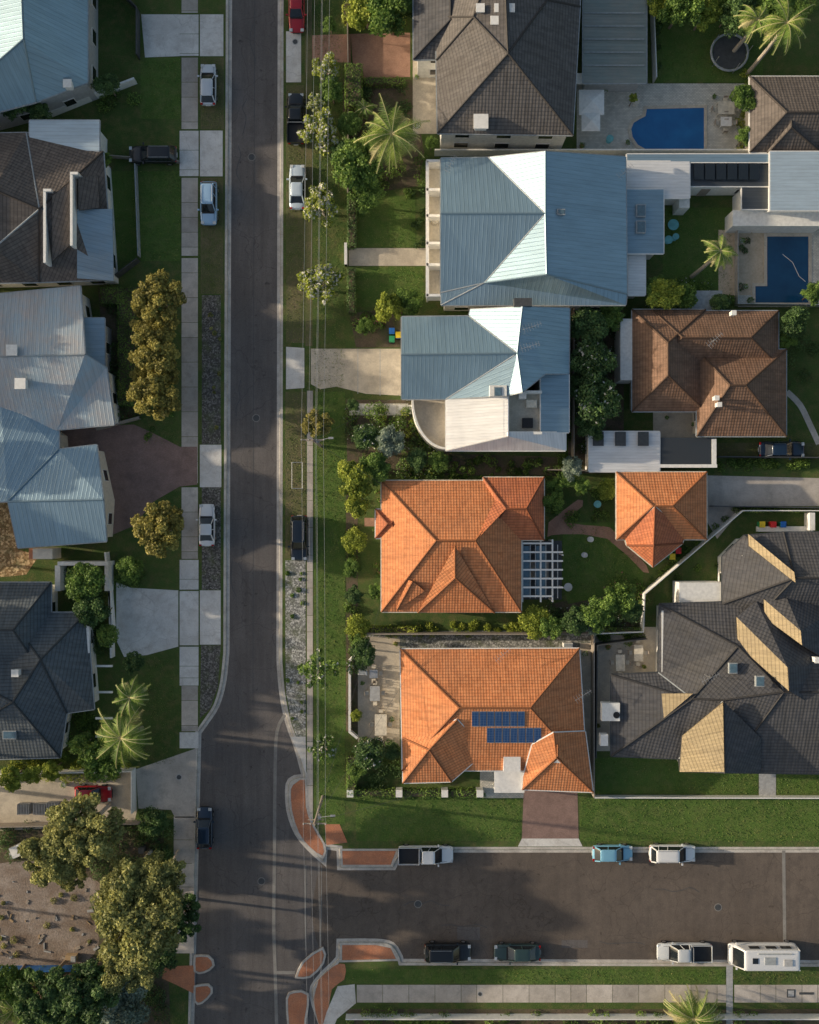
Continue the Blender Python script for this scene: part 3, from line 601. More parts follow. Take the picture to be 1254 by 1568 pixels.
# West houses
L1=empty('metal_roofed_house'); roof_part(L1,[(-130,-120,4.8),(134,-120,4.8),(134,126,4.8),(55,156,4.8),(-130,205,4.8),(32,-40,9.3),(36,60,9.3)],[(0,1,5),(1,2,3,6,5),(3,4,6),(4,0,5,6)],'metal_blue','grey_render',gut='grey_trim')
roofvent(L1,105,130,5.4,.7)
L2=empty('tiled_house'); roof_part(L2,[(-60,205,4.2),(40,203,4.2),(158,232,4.),(172,428,3.8),(60,432,4.),(-60,434,4.),(-10,290,7.),(60,320,6.2),(-10,380,7.)],[(0,1,7,6),(1,2,7),(2,3,4,7),(4,5,8,7),(6,7,8),(5,0,6,8)],'tile_umber','white_render',gut='grey_trim')
roof_part(L2,*flat(45,184,152,231,4.3,4.1),'metal_pale','white_render',nowin=True,gut='grey_trim'); roof_part(L2,[(118,320,5.0),(172,320,4.35),(174,430,4.0),(118,426,4.75)],[(0,1,2,3)],'metal_grey',walls=False)
for x0,y0,x1,y1 in ((66,292,78,402),(107,266,119,376)):
    b=B(); pbox(b,x0,y0,x0+4,y1,4.5,6.2,'white_paint'); pbox(b,x0,y0-3,x1,y0+1,4.5,6.3,'white_paint'); b.obj('parapet',L2)
roof_part(L2,[(80,300,6.3),(106,280,5.9),(106,376,5.3),(80,400,5.7)],[(0,1,2,3)],'tile_umber',walls=False); roof_part(L2,[(120,272,5.8),(150,268,5.),(152,318,4.8),(120,322,5.5)],[(0,1,2,3)],'tile_umber',walls=False)
L3=empty('metal_roofed_house'); roof_part(L3,[(-130,462,4.),(123,438,4.),(130,543,6.1),(-130,549,6.1),(163,563,4.6),(175,650,3.9),(88,658,3.9),(-30,655,3.9),(-130,650,3.9)],[(0,1,2,3),(3,2,4,5,6,7,8)],'metal_pink_lit','white_render',gut='grey_trim')  # pinkish light on the roof comes from its painted colour
roof_part(L3,*flat(125,487,160,568,4.2,3.8),'metal_grey','grey_render',gut='grey_trim'); 
for x,y in ((20,537),(33,588)): roofvent(L3,x,y,6.,.9)
L4=empty('metal_roofed_house'); roof_part(L4,[(-130,610,4.4),(0,602,4.4),(90,660,3.8),(90,688,4.2),(148,681,3.6),(158,765,5.4),(163,829,3.5),(27,839,3.5),(12,768,5.4),(-130,775,5.4)],[(0,1,2,3,8,9),(3,4,5,8),(8,5,6,7)],'metal_blue','cream_render',gut='grey_trim')
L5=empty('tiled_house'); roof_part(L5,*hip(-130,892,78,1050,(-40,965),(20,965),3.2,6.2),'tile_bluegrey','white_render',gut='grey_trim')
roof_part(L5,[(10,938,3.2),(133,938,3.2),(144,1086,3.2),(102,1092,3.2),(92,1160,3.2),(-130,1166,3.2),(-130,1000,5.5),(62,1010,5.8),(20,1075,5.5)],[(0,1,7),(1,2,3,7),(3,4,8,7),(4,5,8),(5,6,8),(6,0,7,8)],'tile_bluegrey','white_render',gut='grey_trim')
roofvent(L5,25,1030,6.,.6); skylight(L5,15,1125,4.3,1.4,.9)
b=B(); pbox(b,131,948,137,1000,2.8,3.3,'white_paint'); pbox(b,84,1090,90,1155,2.8,3.2,'white_paint')
pbox(b,88,860,166,866,0,2.2,'white_render'); pbox(b,84,866,92,905,0,2.,'white_render'); pbox(b,160,866,166,905,0,1.8,'white_render')
for y in (1020,1060,1100,1128): pbox(b,146,y-1.5,172,y+1.5,2.0,2.2,'white_paint')
b.obj('garden_wall_and_trellis',L5)
b=B(); pbox(b,50,840,80,856,0,2.6,'cream_render'); pbox(b,44,840,50,856,0,2.4,'terracotta_paving'); b.obj('entry_wall')
poly('gravel_yard',[(-60,765),(12,768),(28,842),(60,850),(40,880),(-60,890)],'ochre_gravel',.006)
for (x0,y0,x1,y1,r) in ((-420,-150,-190,60,'tile_brown'),(-430,120,-200,330,'tile_orange'),(-430,400,-210,590,'tile_slate'),(-440,660,-210,860,'tile_charcoal'),(-430,930,-200,1120,'tile_brown'),(1480,240,1700,440,'tile_brown'),(1470,540,1700,740,'tile_orange'),(1470,940,1700,1140,'tile_slate'),(560,1720,780,1900,'tile_brown'),(900,1720,1120,1900,'tile_orange')):
    e=empty('tiled_house'); my=(y0+y1)/2; roof_part(e,*hip(x0,y0,x1,y1,(x0+90,my),(x1-90,my),3.2,6.2),r,'cream_render')
# ------------------------------------------------ fences & walls
def fence(name,pts,h,mat,w=.1): sweep(name,pts,[(w/2,0),(w/2,h),(-w/2,h),(-w/2,0)],mat)
fence('low_wall',[(530,375),(530,408)],.9,'white_paint',.3)
fence('picket_fence',[(908,1218),(1400,1219)],.9,'white_paint',.12); fence('garden_fence',[(172,900),(175,1005)],1.2,'white_paint',.2)
fence('timber_fence',[(548,968),(905,968),(905,1214)],1.8,'timber_grey',.12); fence('garden_fence',[(905,968),(980,965),(982,908),(1130,782),(1400,782)],1.6,'white_paint',.1)
fence('garden_fence',[(1085,775),(1400,780)],1.5,'dark_trim',.1); fence('timber_fence',[(835,720),(945,722)],1.7,'timber_grey',.12); fence('timber_fence',[(665,238),(1148,238)],1.7,'white_render',.15)
fence('white_wall',[(545,1000),(536,1010),(536,1118),(548,1128)],.9,'white_paint',.25)
fence('timber_fence',[(875,470),(875,700)],1.7,'timber_grey',.12); fence('timber_fence',[(150,240),(276,250)],.8,'timber_grey'); fence('garden_fence',[(210,255),(215,395)],1.,'grey_trim',.1)
fence('white_fence',[(75,180),(150,150),(210,127)],1.2,'white_paint',.22); fence('timber_fence',[(0,436),(170,434),(215,400)],1.4,'dark_trim'); fence('timber_fence',[(150,658),(216,640)],.8,'timber_grey',.25)
fence('timber_fence',[(0,1180),(207,1176),(207,1240)],1.5,'white_paint',.12); fence('timber_fence',[(-60,1262),(250,1255)],1.4,'timber_grey'); fence('timber_fence',[(133,-60),(214,20),(214,92)],1.4,'dark_trim')
fence('garden_fence',[(530,1553),(1330,1553)],1.1,'white_paint',.12); fence('timber_fence',[(985,975),(910,985),(908,1155)],1.8,'dark_trim'); fence('timber_fence',[(995,0),(1000,128)],1.6,'white_render')
fence('white_wall',[(166,845),(172,905),(176,960)],1.2,'white_paint',.2); fence('garden_fence',[(532,0),(534,130),(533,300)],1.,'timber_grey'); fence('garden_fence',[(640,50),(640,92)],1.4,'white_paint',.2)
fence('tarp_screen',[(-30,1480),(150,1478)],1.3,'tarp_blue',.15); fence('garden_fence',[(1095,700),(1330,702)],1.2,'dark_trim'); fence('garden_fence',[(1125,345),(1125,468),(1258,470)],1.1,'galvanised',.05)
# ------------------------------------------------ vegetation
def leafmesh(name,C,Nn,size,tint,mats,mi=None):
    n=len(C); Nn=Nn/np.maximum(1e-6,np.linalg.norm(Nn,axis=1,keepdims=True)); R=rng.normal(size=(n,3)); T=np.cross(Nn,R); T/=np.maximum(1e-6,np.linalg.norm(T,axis=1,keepdims=True)); Bt=np.cross(Nn,T)
    s=(np.asarray(size)*rng.uniform(.6,1.4,n))[:,None]
    V=np.empty((n,4,3)); V[:,0]=C+T*s; V[:,1]=C+Bt*s*.55+Nn*s*.15; V[:,2]=C-T*s; V[:,3]=C-Bt*s*.55+Nn*s*.15
    me=bpy.data.meshes.new(name); me.vertices.add(4*n); me.vertices.foreach_set('co',V.reshape(-1)); me.loops.add(4*n); me.loops.foreach_set('vertex_index',np.arange(4*n,dtype=np.int32))
    me.polygons.add(n); me.polygons.foreach_set('loop_start',np.arange(0,4*n,4,dtype=np.int32)); 
    try: me.polygons.foreach_set('loop_total',np.full(n,4,dtype=np.int32))
    except Exception: pass
    for m in mats: me.materials.append(MATS[m])
    if mi is not None: me.polygons.foreach_set('material_index',np.asarray(mi,dtype=np.int32))
    a=me.attributes.new('tint','FLOAT','FACE'); a.data.foreach_set('value',np.clip(tint,0,1).astype(np.float32)); me.update(); me.validate(); return me
def rdir(n):
    d=rng.normal(size=(n,3)); return d/np.linalg.norm(d,axis=1,keepdims=True)
def crown(name,leaf,nclump=26,nl=6000,size=.055,flat_=.75,spread=1.,cr=(.2,.36),flower=None,ff=.06,core=True):
    cs=[]; 
    for i in range(nclump):
        a=2*math.pi*i*.618+rng.uniform(-.4,.4); r=math.sqrt((i+.5)/nclump)*.74*spread*rng.uniform(.85,1.12); z=(math.sqrt(max(0,1-min(1,r)**2))*rng.uniform(.25,1)-.25)*flat_
        cs.append((r*math.cos(a),r*math.sin(a),z))
    cs=np.array(cs); rr=rng.uniform(cr[0],cr[1],nclump); w=rr**2; w/=w.sum(); idx=rng.choice(nclump,nl,p=w); d=rdir(nl); d[:,2]=np.abs(d[:,2])*np.where(rng.random(nl)<.75,1,-1)
    ph=rng.uniform(0,6,(nclump,3)); lump=1+.22*np.sin(d[:,0]*7+ph[idx,0])*np.sin(d[:,1]*7+ph[idx,1])
    rad=rr[idx]*lump*rng.uniform(.45,1.08,nl)**.5; C=cs[idx]+d*rad[:,None]*np.array([1,1,.8]); ct=rng.uniform(-.22,.22,nclump)
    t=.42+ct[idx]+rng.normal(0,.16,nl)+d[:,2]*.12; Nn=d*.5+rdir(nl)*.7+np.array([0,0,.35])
    mats=[leaf]; mi=None; sz=np.full(nl,size)
    if flower: 
        mats.append(flower); f=(rng.random(nl)<ff*2)&(d[:,2]>.35)&(rad>rr[idx]*.75); mi=f.astype(int); sz=np.where(f,size*1.25,size)
    return leafmesh(name,C,Nn,sz,t,mats,mi),cs
CR={}
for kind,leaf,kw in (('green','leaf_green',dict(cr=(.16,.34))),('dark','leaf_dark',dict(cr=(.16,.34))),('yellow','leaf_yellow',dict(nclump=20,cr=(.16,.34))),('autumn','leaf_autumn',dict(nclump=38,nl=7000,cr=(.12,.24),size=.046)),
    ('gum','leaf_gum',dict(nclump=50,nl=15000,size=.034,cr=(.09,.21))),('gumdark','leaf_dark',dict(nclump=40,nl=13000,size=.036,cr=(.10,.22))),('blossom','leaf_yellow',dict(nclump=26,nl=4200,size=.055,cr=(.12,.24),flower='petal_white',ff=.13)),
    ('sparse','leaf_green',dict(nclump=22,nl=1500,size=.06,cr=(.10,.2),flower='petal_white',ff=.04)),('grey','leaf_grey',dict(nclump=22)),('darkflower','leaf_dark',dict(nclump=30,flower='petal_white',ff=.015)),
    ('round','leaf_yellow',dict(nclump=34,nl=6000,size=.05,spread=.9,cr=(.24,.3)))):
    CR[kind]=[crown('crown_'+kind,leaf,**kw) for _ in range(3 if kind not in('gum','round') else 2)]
NAMES=dict(green='leafy_tree',dark='leafy_tree',yellow='leafy_tree',autumn='street_tree',gum='gum_tree',gumdark='gum_tree',blossom='frangipani_tree',sparse='sparse_tree',grey='olive_tree',darkflower='magnolia_tree',round='topiary_tree')
def tree(px,py,r,kind,hc=None):
    R_=r/S; hc=hc if hc is not None else max(.7*R_,min(6.5,1.5+R_*1.0)); c=P(px,py,hc); k=random.randrange(len(CR[kind])); me,cs=CR[kind][k]; R_*=(H-hc)/H*1.1
    e=empty(NAMES[kind],(c.x,c.y,0)); a=random.uniform(0,6.28); o=bpy.data.objects.new('crown',me); sx,sy=R_*random.uniform(.92,1.1),R_*random.uniform(.92,1.1); sz=R_*random.uniform(.8,1.)
    o.location=(0,0,hc); o.rotation_euler=(0,0,a); o.scale=(sx,sy,sz); link(o,e)
    b=B(); bk='bark_pale' if kind in('gum','blossom','sparse') else 'bark'; tr=max(.05,R_*.06); top=Vector((random.uniform(-.1,.1)*R_,random.uniform(-.1,.1)*R_,max(.3,hc-.45*R_)))
    b.tube((0,0,-.05),top,tr,bk,tr*.7,cap=False)
    for q in cs[::3]:
        w=Matrix.Rotation(a,3,'Z')@Vector((q[0]*sx,q[1]*sy,q[2]*sz)); tgt=w+Vector((0,0,hc)); mid=top.lerp(tgt,.5)+Vector((0,0,.08*R_)); b.tube(top,mid,tr*.5,bk,tr*.3,6,False); b.tube(mid,tgt,tr*.3,bk,tr*.08,5,False)
    b.obj('trunk_and_limbs',e); return e
T=[(500,108,26,'blossom'),(508,140,20,'green'),(484,158,15,'blossom'),(490,202,35,'blossom'),(492,315,34,'blossom'),(490,435,36,'blossom'),(548,255,38,'green'),(560,300,26,'green'),(525,235,22,'dark'),(535,190,18,'green'),
(243,458,42,'autumn'),(252,500,28,'autumn'),(240,540,40,'autumn'),(250,572,26,'autumn'),(237,608,40,'autumn'),(245,812,40,'autumn'),(485,650,24,'autumn'),(226,492,26,'autumn'),(222,575,22,'autumn'),(265,795,20,'autumn'),
(130,890,30,'green'),(140,935,28,'dark'),(200,872,22,'green'),(165,972,18,'green'),(160,1160,36,'green'),(128,1140,20,'green'),(205,1015,18,'dark'),(80,1178,18,'yellow'),(20,1190,22,'yellow'),(50,1185,16,'yellow'),
(595,470,24,'yellow'),(628,462,20,'green'),(560,500,14,'green'),(545,735,30,'yellow'),(546,775,20,'yellow'),(575,715,24,'green'),(598,676,24,'grey'),(560,668,20,'darkflower'),(640,702,18,'dark'),(672,706,16,'green'),
(543,828,22,'round'),(548,958,20,'round'),(930,750,17,'round'),(820,952,28,'round'),(545,1095,10,'round'),
(905,555,38,'darkflower'),(912,615,38,'darkflower'),(900,500,30,'dark'),(935,485,22,'green'),(905,650,24,'dark'),(890,590,24,'dark'),(875,715,18,'grey'),(850,745,14,'green'),(848,770,18,'green'),(866,735,14,'green'),
(880,950,24,'dark'),(915,940,26,'green'),(950,915,26,'green'),(968,935,18,'dark'),(845,960,18,'green'),(910,958,16,'grey'),
(1040,14,34,'green'),(1078,20,28,'yellow'),(1130,25,34,'dark'),(1180,10,36,'green'),(1010,5,22,'yellow'),(1018,452,28,'yellow'),(1048,455,20,'green'),(1005,440,18,'green'),(1215,495,24,'dark'),(1205,520,14,'green'),(1245,450,18,'green'),(1115,20,20,'green'),(1140,150,20,'green'),
(490,1025,32,'sparse'),(495,1145,26,'sparse'),(556,1000,22,'dark'),(566,1150,26,'darkflower'),(553,985,16,'green'),(540,1020,14,'sparse'),
(598,20,40,'green'),(560,15,32,'yellow'),(615,5,28,'dark'),(60,170,20,'dark'),(165,130,20,'dark'),(20,160,24,'dark'),(160,245,12,'green'),
(130,1268,62,'gum'),(80,1310,48,'gum'),(215,1395,78,'gum'),(245,1345,48,'gum'),(200,1345,42,'gum'),(275,1400,38,'gumdark'),(200,1470,50,'gum'),(125,1520,62,'gumdark'),(190,1535,48,'grey'),(60,1525,46,'gumdark'),(80,1565,48,'green'),(235,1255,24,'dark'),(15,1505,34,'green'),(110,1335,32,'gum'),(245,1450,34,'gumdark'),
(540,620,10,'dark'),(1100,465,16,'dark'),(600,1150,14,'dark'),(545,1180,14,'green'),(890,745,14,'green'),
(1140,210,14,'green'),(970,150,8,'yellow'),(660,218,10,'green'),(540,870,14,'green'),(542,910,14,'dark'),(575,905,12,'green'),(505,40,12,'green')]
for t in T:
    hc=None
    if t[3] in('gum','gumdark') and t[2]>40: hc=8.
    if t[3]=='blossom': hc=3.0
    if t[3]=='round': hc=t[2]/S*.95
    tree(*t,hc)
for i in range(20):  # unseen tree row past the west edge, added to shade the street
    tree(-150-random.random()*60,-150+i*92+random.uniform(-20,20),random.uniform(45,70),random.choice(('gum','green','gumdark')),random.uniform(6,8.5))
for x,y in ((1340,90),(1380,540),(1340,1160),(1360,640),(700,1640),(860,1650),(1010,1640),(620,-90),(1080,-70),(200,-80),(200,1660),(60,1660)): tree(x,y,random.uniform(40,55),random.choice(('green','gumdark')),5.)
def shrubs(items,leaf='leaf_green',name='garden_shrubs',flower=None,sq=.8,dens=260,ls=.09):
    Cs=[];Ns=[];Ts=[];Ms=[]
    for px,py,r in items:
        R_=r/S; n=int(dens*R_*R_)+60; c=P(px,py,R_*.6); d=rdir(n); d[:,2]=np.abs(d[:,2]); lump=1+.25*np.sin(d[:,0]*6+px)*np.sin(d[:,1]*6+py)
        C=np.array([c.x,c.y,R_*.15])+d*(R_*lump*rng.uniform(.5,1.05,n)**.5)[:,None]*np.array([1,1,sq]); Cs.append(C); Ns.append(d*.6+rdir(n)*.6); Ts.append(.45+rng.uniform(-.25,.25)+rng.normal(0,.17,n)); Ms.append((rng.random(n)<.05).astype(int) if flower else np.zeros(n,int))
    me=leafmesh(name,np.concatenate(Cs),np.concatenate(Ns),ls,np.concatenate(Ts),[leaf]+([flower] if flower else []),np.concatenate(Ms)); return link(bpy.data.objects.new(name,me))
def scat(x0,y0,x1,y1,n,r0=5,r1=12): return [(random.uniform(x0,x1),random.uniform(y0,y1),random.uniform(r0,r1)) for _ in range(n)]
for reg,leaf,fl in ((scat(535,620,680,725,34,7,15),'leaf_green','petal_white'),(scat(535,640,700,728,26,5,12),'leaf_dark',None),(scat(545,615,700,725,14,5,10),'leaf_yellow',None),(scat(690,702,870,724,26,4,9),'leaf_green',None),
  (scat(545,478,612,505,10,5,10),'leaf_green','petal_pink'),(scat(530,125,625,210,18,6,14),'leaf_dark',None),(scat(535,210,650,300,16,7,14),'leaf_green',None),(scat(875,470,945,700,30,8,16),'leaf_dark','petal_white'),
  (scat(840,930,980,962,26,7,15),'leaf_dark','petal_white'),(scat(930,890,985,960,12,8,14),'leaf_green','petal_pink'),(scat(532,750,545,1000,26,4,8),'leaf_green',None),(scat(560,955,800,972,34,4,7),'leaf_yellow',None),
  (scat(60,135,210,165,12,6,12),'leaf_green',None),(scat(160,445,215,640,30,7,14),'leaf_dark',None),(scat(0,1170,200,1192,24,6,12),'leaf_yellow',None),(scat(95,1090,150,1160,18,7,13),'leaf_green',None),(scat(95,870,165,1000,20,8,15),'leaf_dark',None),
  (scat(0,1265,260,1320,26,8,16),'leaf_dark',None),(scat(150,1330,250,1560,40,10,18),'leaf_dark',None),(scat(0,1490,200,1570,36,10,18),'leaf_green',None),(scat(1000,0,1250,18,24,9,16),'leaf_green',None),(scat(1130,110,1150,230,12,5,9),'leaf_yellow',None),
  (scat(535,1555,1250,1600,90,6,14),'leaf_green',None),(scat(1190,480,1254,600,12,6,14),'leaf_dark',None),(scat(1000,432,1120,470,18,6,12),'leaf_green','petal_white'),(scat(548,1140,612,1215,14,7,12),'leaf_dark',None),(scat(985,840,1120,900,10,4,8),'leaf_green',None),
  (scat(835,735,945,800,12,5,10),'leaf_green',None),(scat(1100,705,1254,716,22,5,8),'leaf_green',None),(scat(630,285,650,380,8,4,8),'leaf_dark',None),(scat(870,478,880,700,14,6,9),'leaf_green',None),(scat(920,232,1140,240,12,4,6),'leaf_green',None),
  ([(985+t*14,903-t*12,6) for t in range(10)],'leaf_green',None),(scat(180,845,215,895,8,6,12),'leaf_green',None),(scat(215,1245,255,1330,12,7,12),'leaf_dark',None),(scat(915,965,985,985,12,4,8),'leaf_green',None),(scat(1130,340,1150,470,8,4,7),'leaf_dark',None),(scat(0,1330,150,1470,14,3,6),'leaf_gum',None),(scat(310,455,338,680,8,2,4),'leaf_gum',None),(scat(438,860,466,1110,16,2,4),'leaf_green',None),
  (scat(548,292,636,300,8,4,7),'leaf_green',None),(scat(560,725,835,733,22,3,6),'leaf_green',None),(scat(575,740,584,935,12,3,6),'leaf_green','petal_pink'),(scat(1003,22,1010,125,10,4,7),'leaf_dark',None),(scat(220,625,275,680,4,3,5),'leaf_green',None)):
    shrubs(reg,leaf,flower=fl)
def tufts(regs,per=28):
    Cs=[]
    for x0,y0,x1,y1 in regs:
        n=int((x1-x0)*(y1-y0)/S/S*per); c=np.stack([(rng.uniform(x0,x1,n)-CX)/S,(CY-rng.uniform(y0,y1,n))/S,rng.uniform(.01,.07,n)],1); Cs.append(c)
    C=np.concatenate(Cs); n=len(C); t=.45+.22*np.sin(C[:,0]*.9+2*np.sin(C[:,1]*.5))*np.sin(C[:,1]*.8+1.3*np.sin(C[:,0]*.7))+rng.normal(0,.2,n)
    me=leafmesh('grass_tufts',C,rdir(n)*.8+np.array([0,0,.5]),.06,t,['grass_blade']); link(bpy.data.objects.new('grass_tufts',me))
tufts([(481,0,528,1260),(545,1222,797,1288),(888,1222,1254,1288),(530,1484,1110,1506),(1122,1484,1254,1506),(438,130,466,525),(438,600,468,855),(308,90,342,198),(308,274,341,450),(168,262,276,400),(215,90,276,182),(870,805,940,915),(940,840,980,900),(912,1160,1160,1215),(1190,1160,1254,1215),(1015,322,1120,460),(1002,22,1165,126),(548,302,636,378),(545,410,648,470),(220,1005,268,1170),(1100,680,1254,702),(220,640,270,680)])
def hedge(x0,y0,x1,y1,h=1.3,leaf='leaf_green',name='hedge'):
    a=P(x0,y0,h);b=P(x1,y1,h); X0,X1=min(a.x,b.x),max(a.x,b.x);Y0,Y1=min(a.y,b.y),max(a.y,b.y); e=empty(name); bb=B(); bb.box(((X0+X1)/2,(Y0+Y1)/2,h/2-.05),(X1-X0-.25,Y1-Y0-.25,h-.15),'soil'); bb.obj('inner_twigs',e)
    w,l=X1-X0,Y1-Y0; nt=int(w*l*75); ns=int((w+l)*2*h*45); C=[];Nn=[]
    t=np.stack([rng.uniform(X0,X1,nt),rng.uniform(Y0,Y1,nt),h+rng.normal(0,.05,nt)],1); t[:,2]+=.1*np.sin(t[:,0]*3.1)*np.sin(t[:,1]*2.7); C.append(t); Nn.append(np.tile([0,0,1.],(nt,1)))
    u=rng.uniform(0,2*(w+l),ns); z=rng.uniform(0,h,ns); s=np.zeros((ns,3)); nn=np.zeros((ns,3))
    for i in range(ns):
        q=u[i]
        if q<w: s[i]=(X0+q,Y0,z[i]);nn[i]=(0,-1,.3)
        elif q<2*w: s[i]=(X0+q-w,Y1,z[i]);nn[i]=(0,1,.3)
        elif q<2*w+l: s[i]=(X0,Y0+q-2*w,z[i]);nn[i]=(-1,0,.3)
        else: s[i]=(X1,Y0+q-2*w-l,z[i]);nn[i]=(1,0,.3)
    s+=rng.normal(0,.05,(ns,3)); C.append(s);Nn.append(nn); C=np.concatenate(C);Nn=np.concatenate(Nn)+rdir(len(C))*.7
    tt=.5+.2*np.sin(C[:,0]*1.7+C[:,1]*1.3)+rng.normal(0,.16,len(C)); me=leafmesh('leaves',C,Nn,.09,tt,[leaf]); link(bpy.data.objects.new('leaves',me),e)
for q in ((528,97,554,163,1.8,'leaf_green'),(524,2,620,28,1.6,'leaf_yellow'),(180,450,208,620,1.4,'leaf_green'),(153,440,206,466,1.2,'leaf_green'),(531,1158,545,1218,1.2,'leaf_green'),(543,1210,605,1222,1.,'leaf_green'),(616,1210,675,1222,1.,'leaf_green'),(688,1210,730,1222,1.,'leaf_green'),(545,960,640,972,.9,'leaf_yellow'),
  (532,410,544,480,1.1,'leaf_dark'),(532,300,545,378,1.1,'leaf_dark'),(1125,778,1254,784,1.,'leaf_green'),(558,118,620,128,1.2,'leaf_green'),(912,962,982,972,1.,'leaf_green'),(548,1150,612,1160,1.2,'leaf_green')):
    hedge(*q)
for x in (536,611,681,735): 
    b=B(); pbox(b,x-5,1210,x+5,1221,0,1.2,'white_render'); b.obj('gate_pier')
def palm(px,py,r,h,lean=(0,0),dry=.3,n=26):
    R_=r/S*(H-h)/H; top=P(px,py,h); e=empty('palm_tree',(0,0,0)); b=B(); base=Vector((top.x-lean[0],top.y-lean[1],-.05)); prev=base; K=8
    for i in range(1,K+1):
        t=i/K; p=base.lerp(Vector(top),t); p.x+=math.sin(t*3.1)*.12; b.tube(prev,p,.24-.08*(t-1/K),'palm_bark',.24-.08*t,9,False); prev=p
    b.obj('trunk',e); V=[];F=[];M_=[];T_=[]
    for i in range(n):
        a=i*2.399+random.uniform(-.2,.2); L=R_*random.uniform(.8,1.15); el=random.uniform(-.2,.9) ; isd=1 if (random.random()<dry and el<.3) else 0; pts=[]; p=Vector((prev.x,prev.y,h)); ang=el
        m_=14
        for j in range(m_+1):
            pts.append(p.copy()); st=L/m_; p=p+Vector((math.cos(a)*math.cos(ang),math.sin(a)*math.cos(ang),math.sin(ang)))*st; ang-=1.6/m_*random.uniform(.7,1.3)
        sd=Vector((-math.sin(a),math.cos(a),0)); tt=random.uniform(.2,.75)
        for j in range(m_):
            q=pts[j]; q2=pts[j+1]; o=len(V); V+=[q+sd*.035,q-sd*.035,q2-sd*.03,q2+sd*.03]; F.append((o,o+1,o+2,o+3)); M_.append(1); T_.append(.6)
            if j<1: continue
            fr=j/m_; ll=R_*.20*math.sin(min(1,fr*1.15+.15)*3.0)+.08
            for s_ in (-1,1):
                for kk in (0,.5):
                    qq=q.lerp(q2,kk); d=(q2-q).normalized(); tip=qq+sd*s_*ll*random.uniform(.8,1.1)+d*ll*.7+Vector((0,0,-ll*random.uniform(.3,.8))); o=len(V); V+=[qq,qq+d*.10,tip]; F.append((o,o+1,o+2)); M_.append(isd); T_.append(min(1,max(0,tt+random.uniform(-.25,.25))))
    mk('fronds',V,F,['leaf_palm','leaf_palm_dry'],M_,e,tint=T_); return e
palm(600,205,64,7,(-.2,-.6),.4,26); palm(1103,384,34,6,(1.2,1.2),.3,16); palm(1205,35,50,8.5,(1.0,1.2),.3,22); palm(185,1130,56,6,(-.5,.3),.2,22); palm(198,1068,38,5,(-.3,0),.2,18); palm(22,1545,50,4,(0,0),.2,22); palm(1062,1560,52,3.2,(0,0),.5,30); palm(558,165,20,2.5,(0,0),.1,16); palm(1160,30,36,6,(.8,.8),.2,18)
def pots(pts):
    b=B(); Cs=[]
    for x,y in pts:
        c=P(x,y); r=random.uniform(.16,.3); b.disc((c.x,c.y,.01),r*.75,r*1.5,random.choice(('terracotta_pot','slab_grey','white_paint')),12,r); n=90; d=rdir(n); d[:,2]=abs(d[:,2]); Cs.append(np.array([c.x,c.y,r*1.7])+d*r*1.4*rng.uniform(.5,1,n)[:,None])
    e=empty('potted_plants'); b.obj('pots',e); C=np.concatenate(Cs); me=leafmesh('foliage',C,rdir(len(C)),.07,rng.uniform(.2,.9,len(C)),['leaf_green']); link(bpy.data.objects.new('foliage',me),e)
pots([(552,1005),(606,985),(555,1045),(606,1140),(640,195),(638,120),(740,1216),(797,1200),(890,225),(925,140),(960,220),(1092,150),(1130,200),(1020,640),(1060,650),(1140,440),(1135,370),(990,1140),(915,1110),(985,1020),(930,990),(600,1100),(560,1130),(895,1000),(898,1150),(880,1205),(100,1200),(150,1190),(1000,605)])
# ------------------------------------------------ pools
def pool(pts,m):
    e=poly('swimming_pool',pts,m,.03); V=[P(*p) for p in pts]; a=sum(V[i].x*V[(i+1)%len(V)].y-V[(i+1)%len(V)].x*V[i].y for i in range(len(V))); s=1 if a>0 else -1
    sweep('pool_coping',pts,[(.02*s,.0),(.02*s,.08),(-.32*s,.08),(-.32*s,0)],'concrete_warm',closed=True,parent=e)
pool([(990,167),(1078,165),(1078,230),(990,230),(976,222),(968,210),(966,198),(970,188),(980,182),(988,178)],'pool_water'); pool([(1174,362),(1238,362),(1238,464),(1156,464),(1156,438),(1174,438)],'pool_water_deep')
b=B()
c=P(1205,395); b.tube((c.x-.5,c.y+.4,.05),(c.x+.6,c.y-.5,.05),.03,'white_paint',n=5); b.tube((c.x+.6,c.y-.5,.05),(c.x+1.3,c.y-2,.05),.03,'white_paint',n=5); b.tube((c.x+1.3,c.y-2,.05),(c.x+2,c.y-2.6,.05),.03,'white_paint',n=5); b.obj('pool_hose')
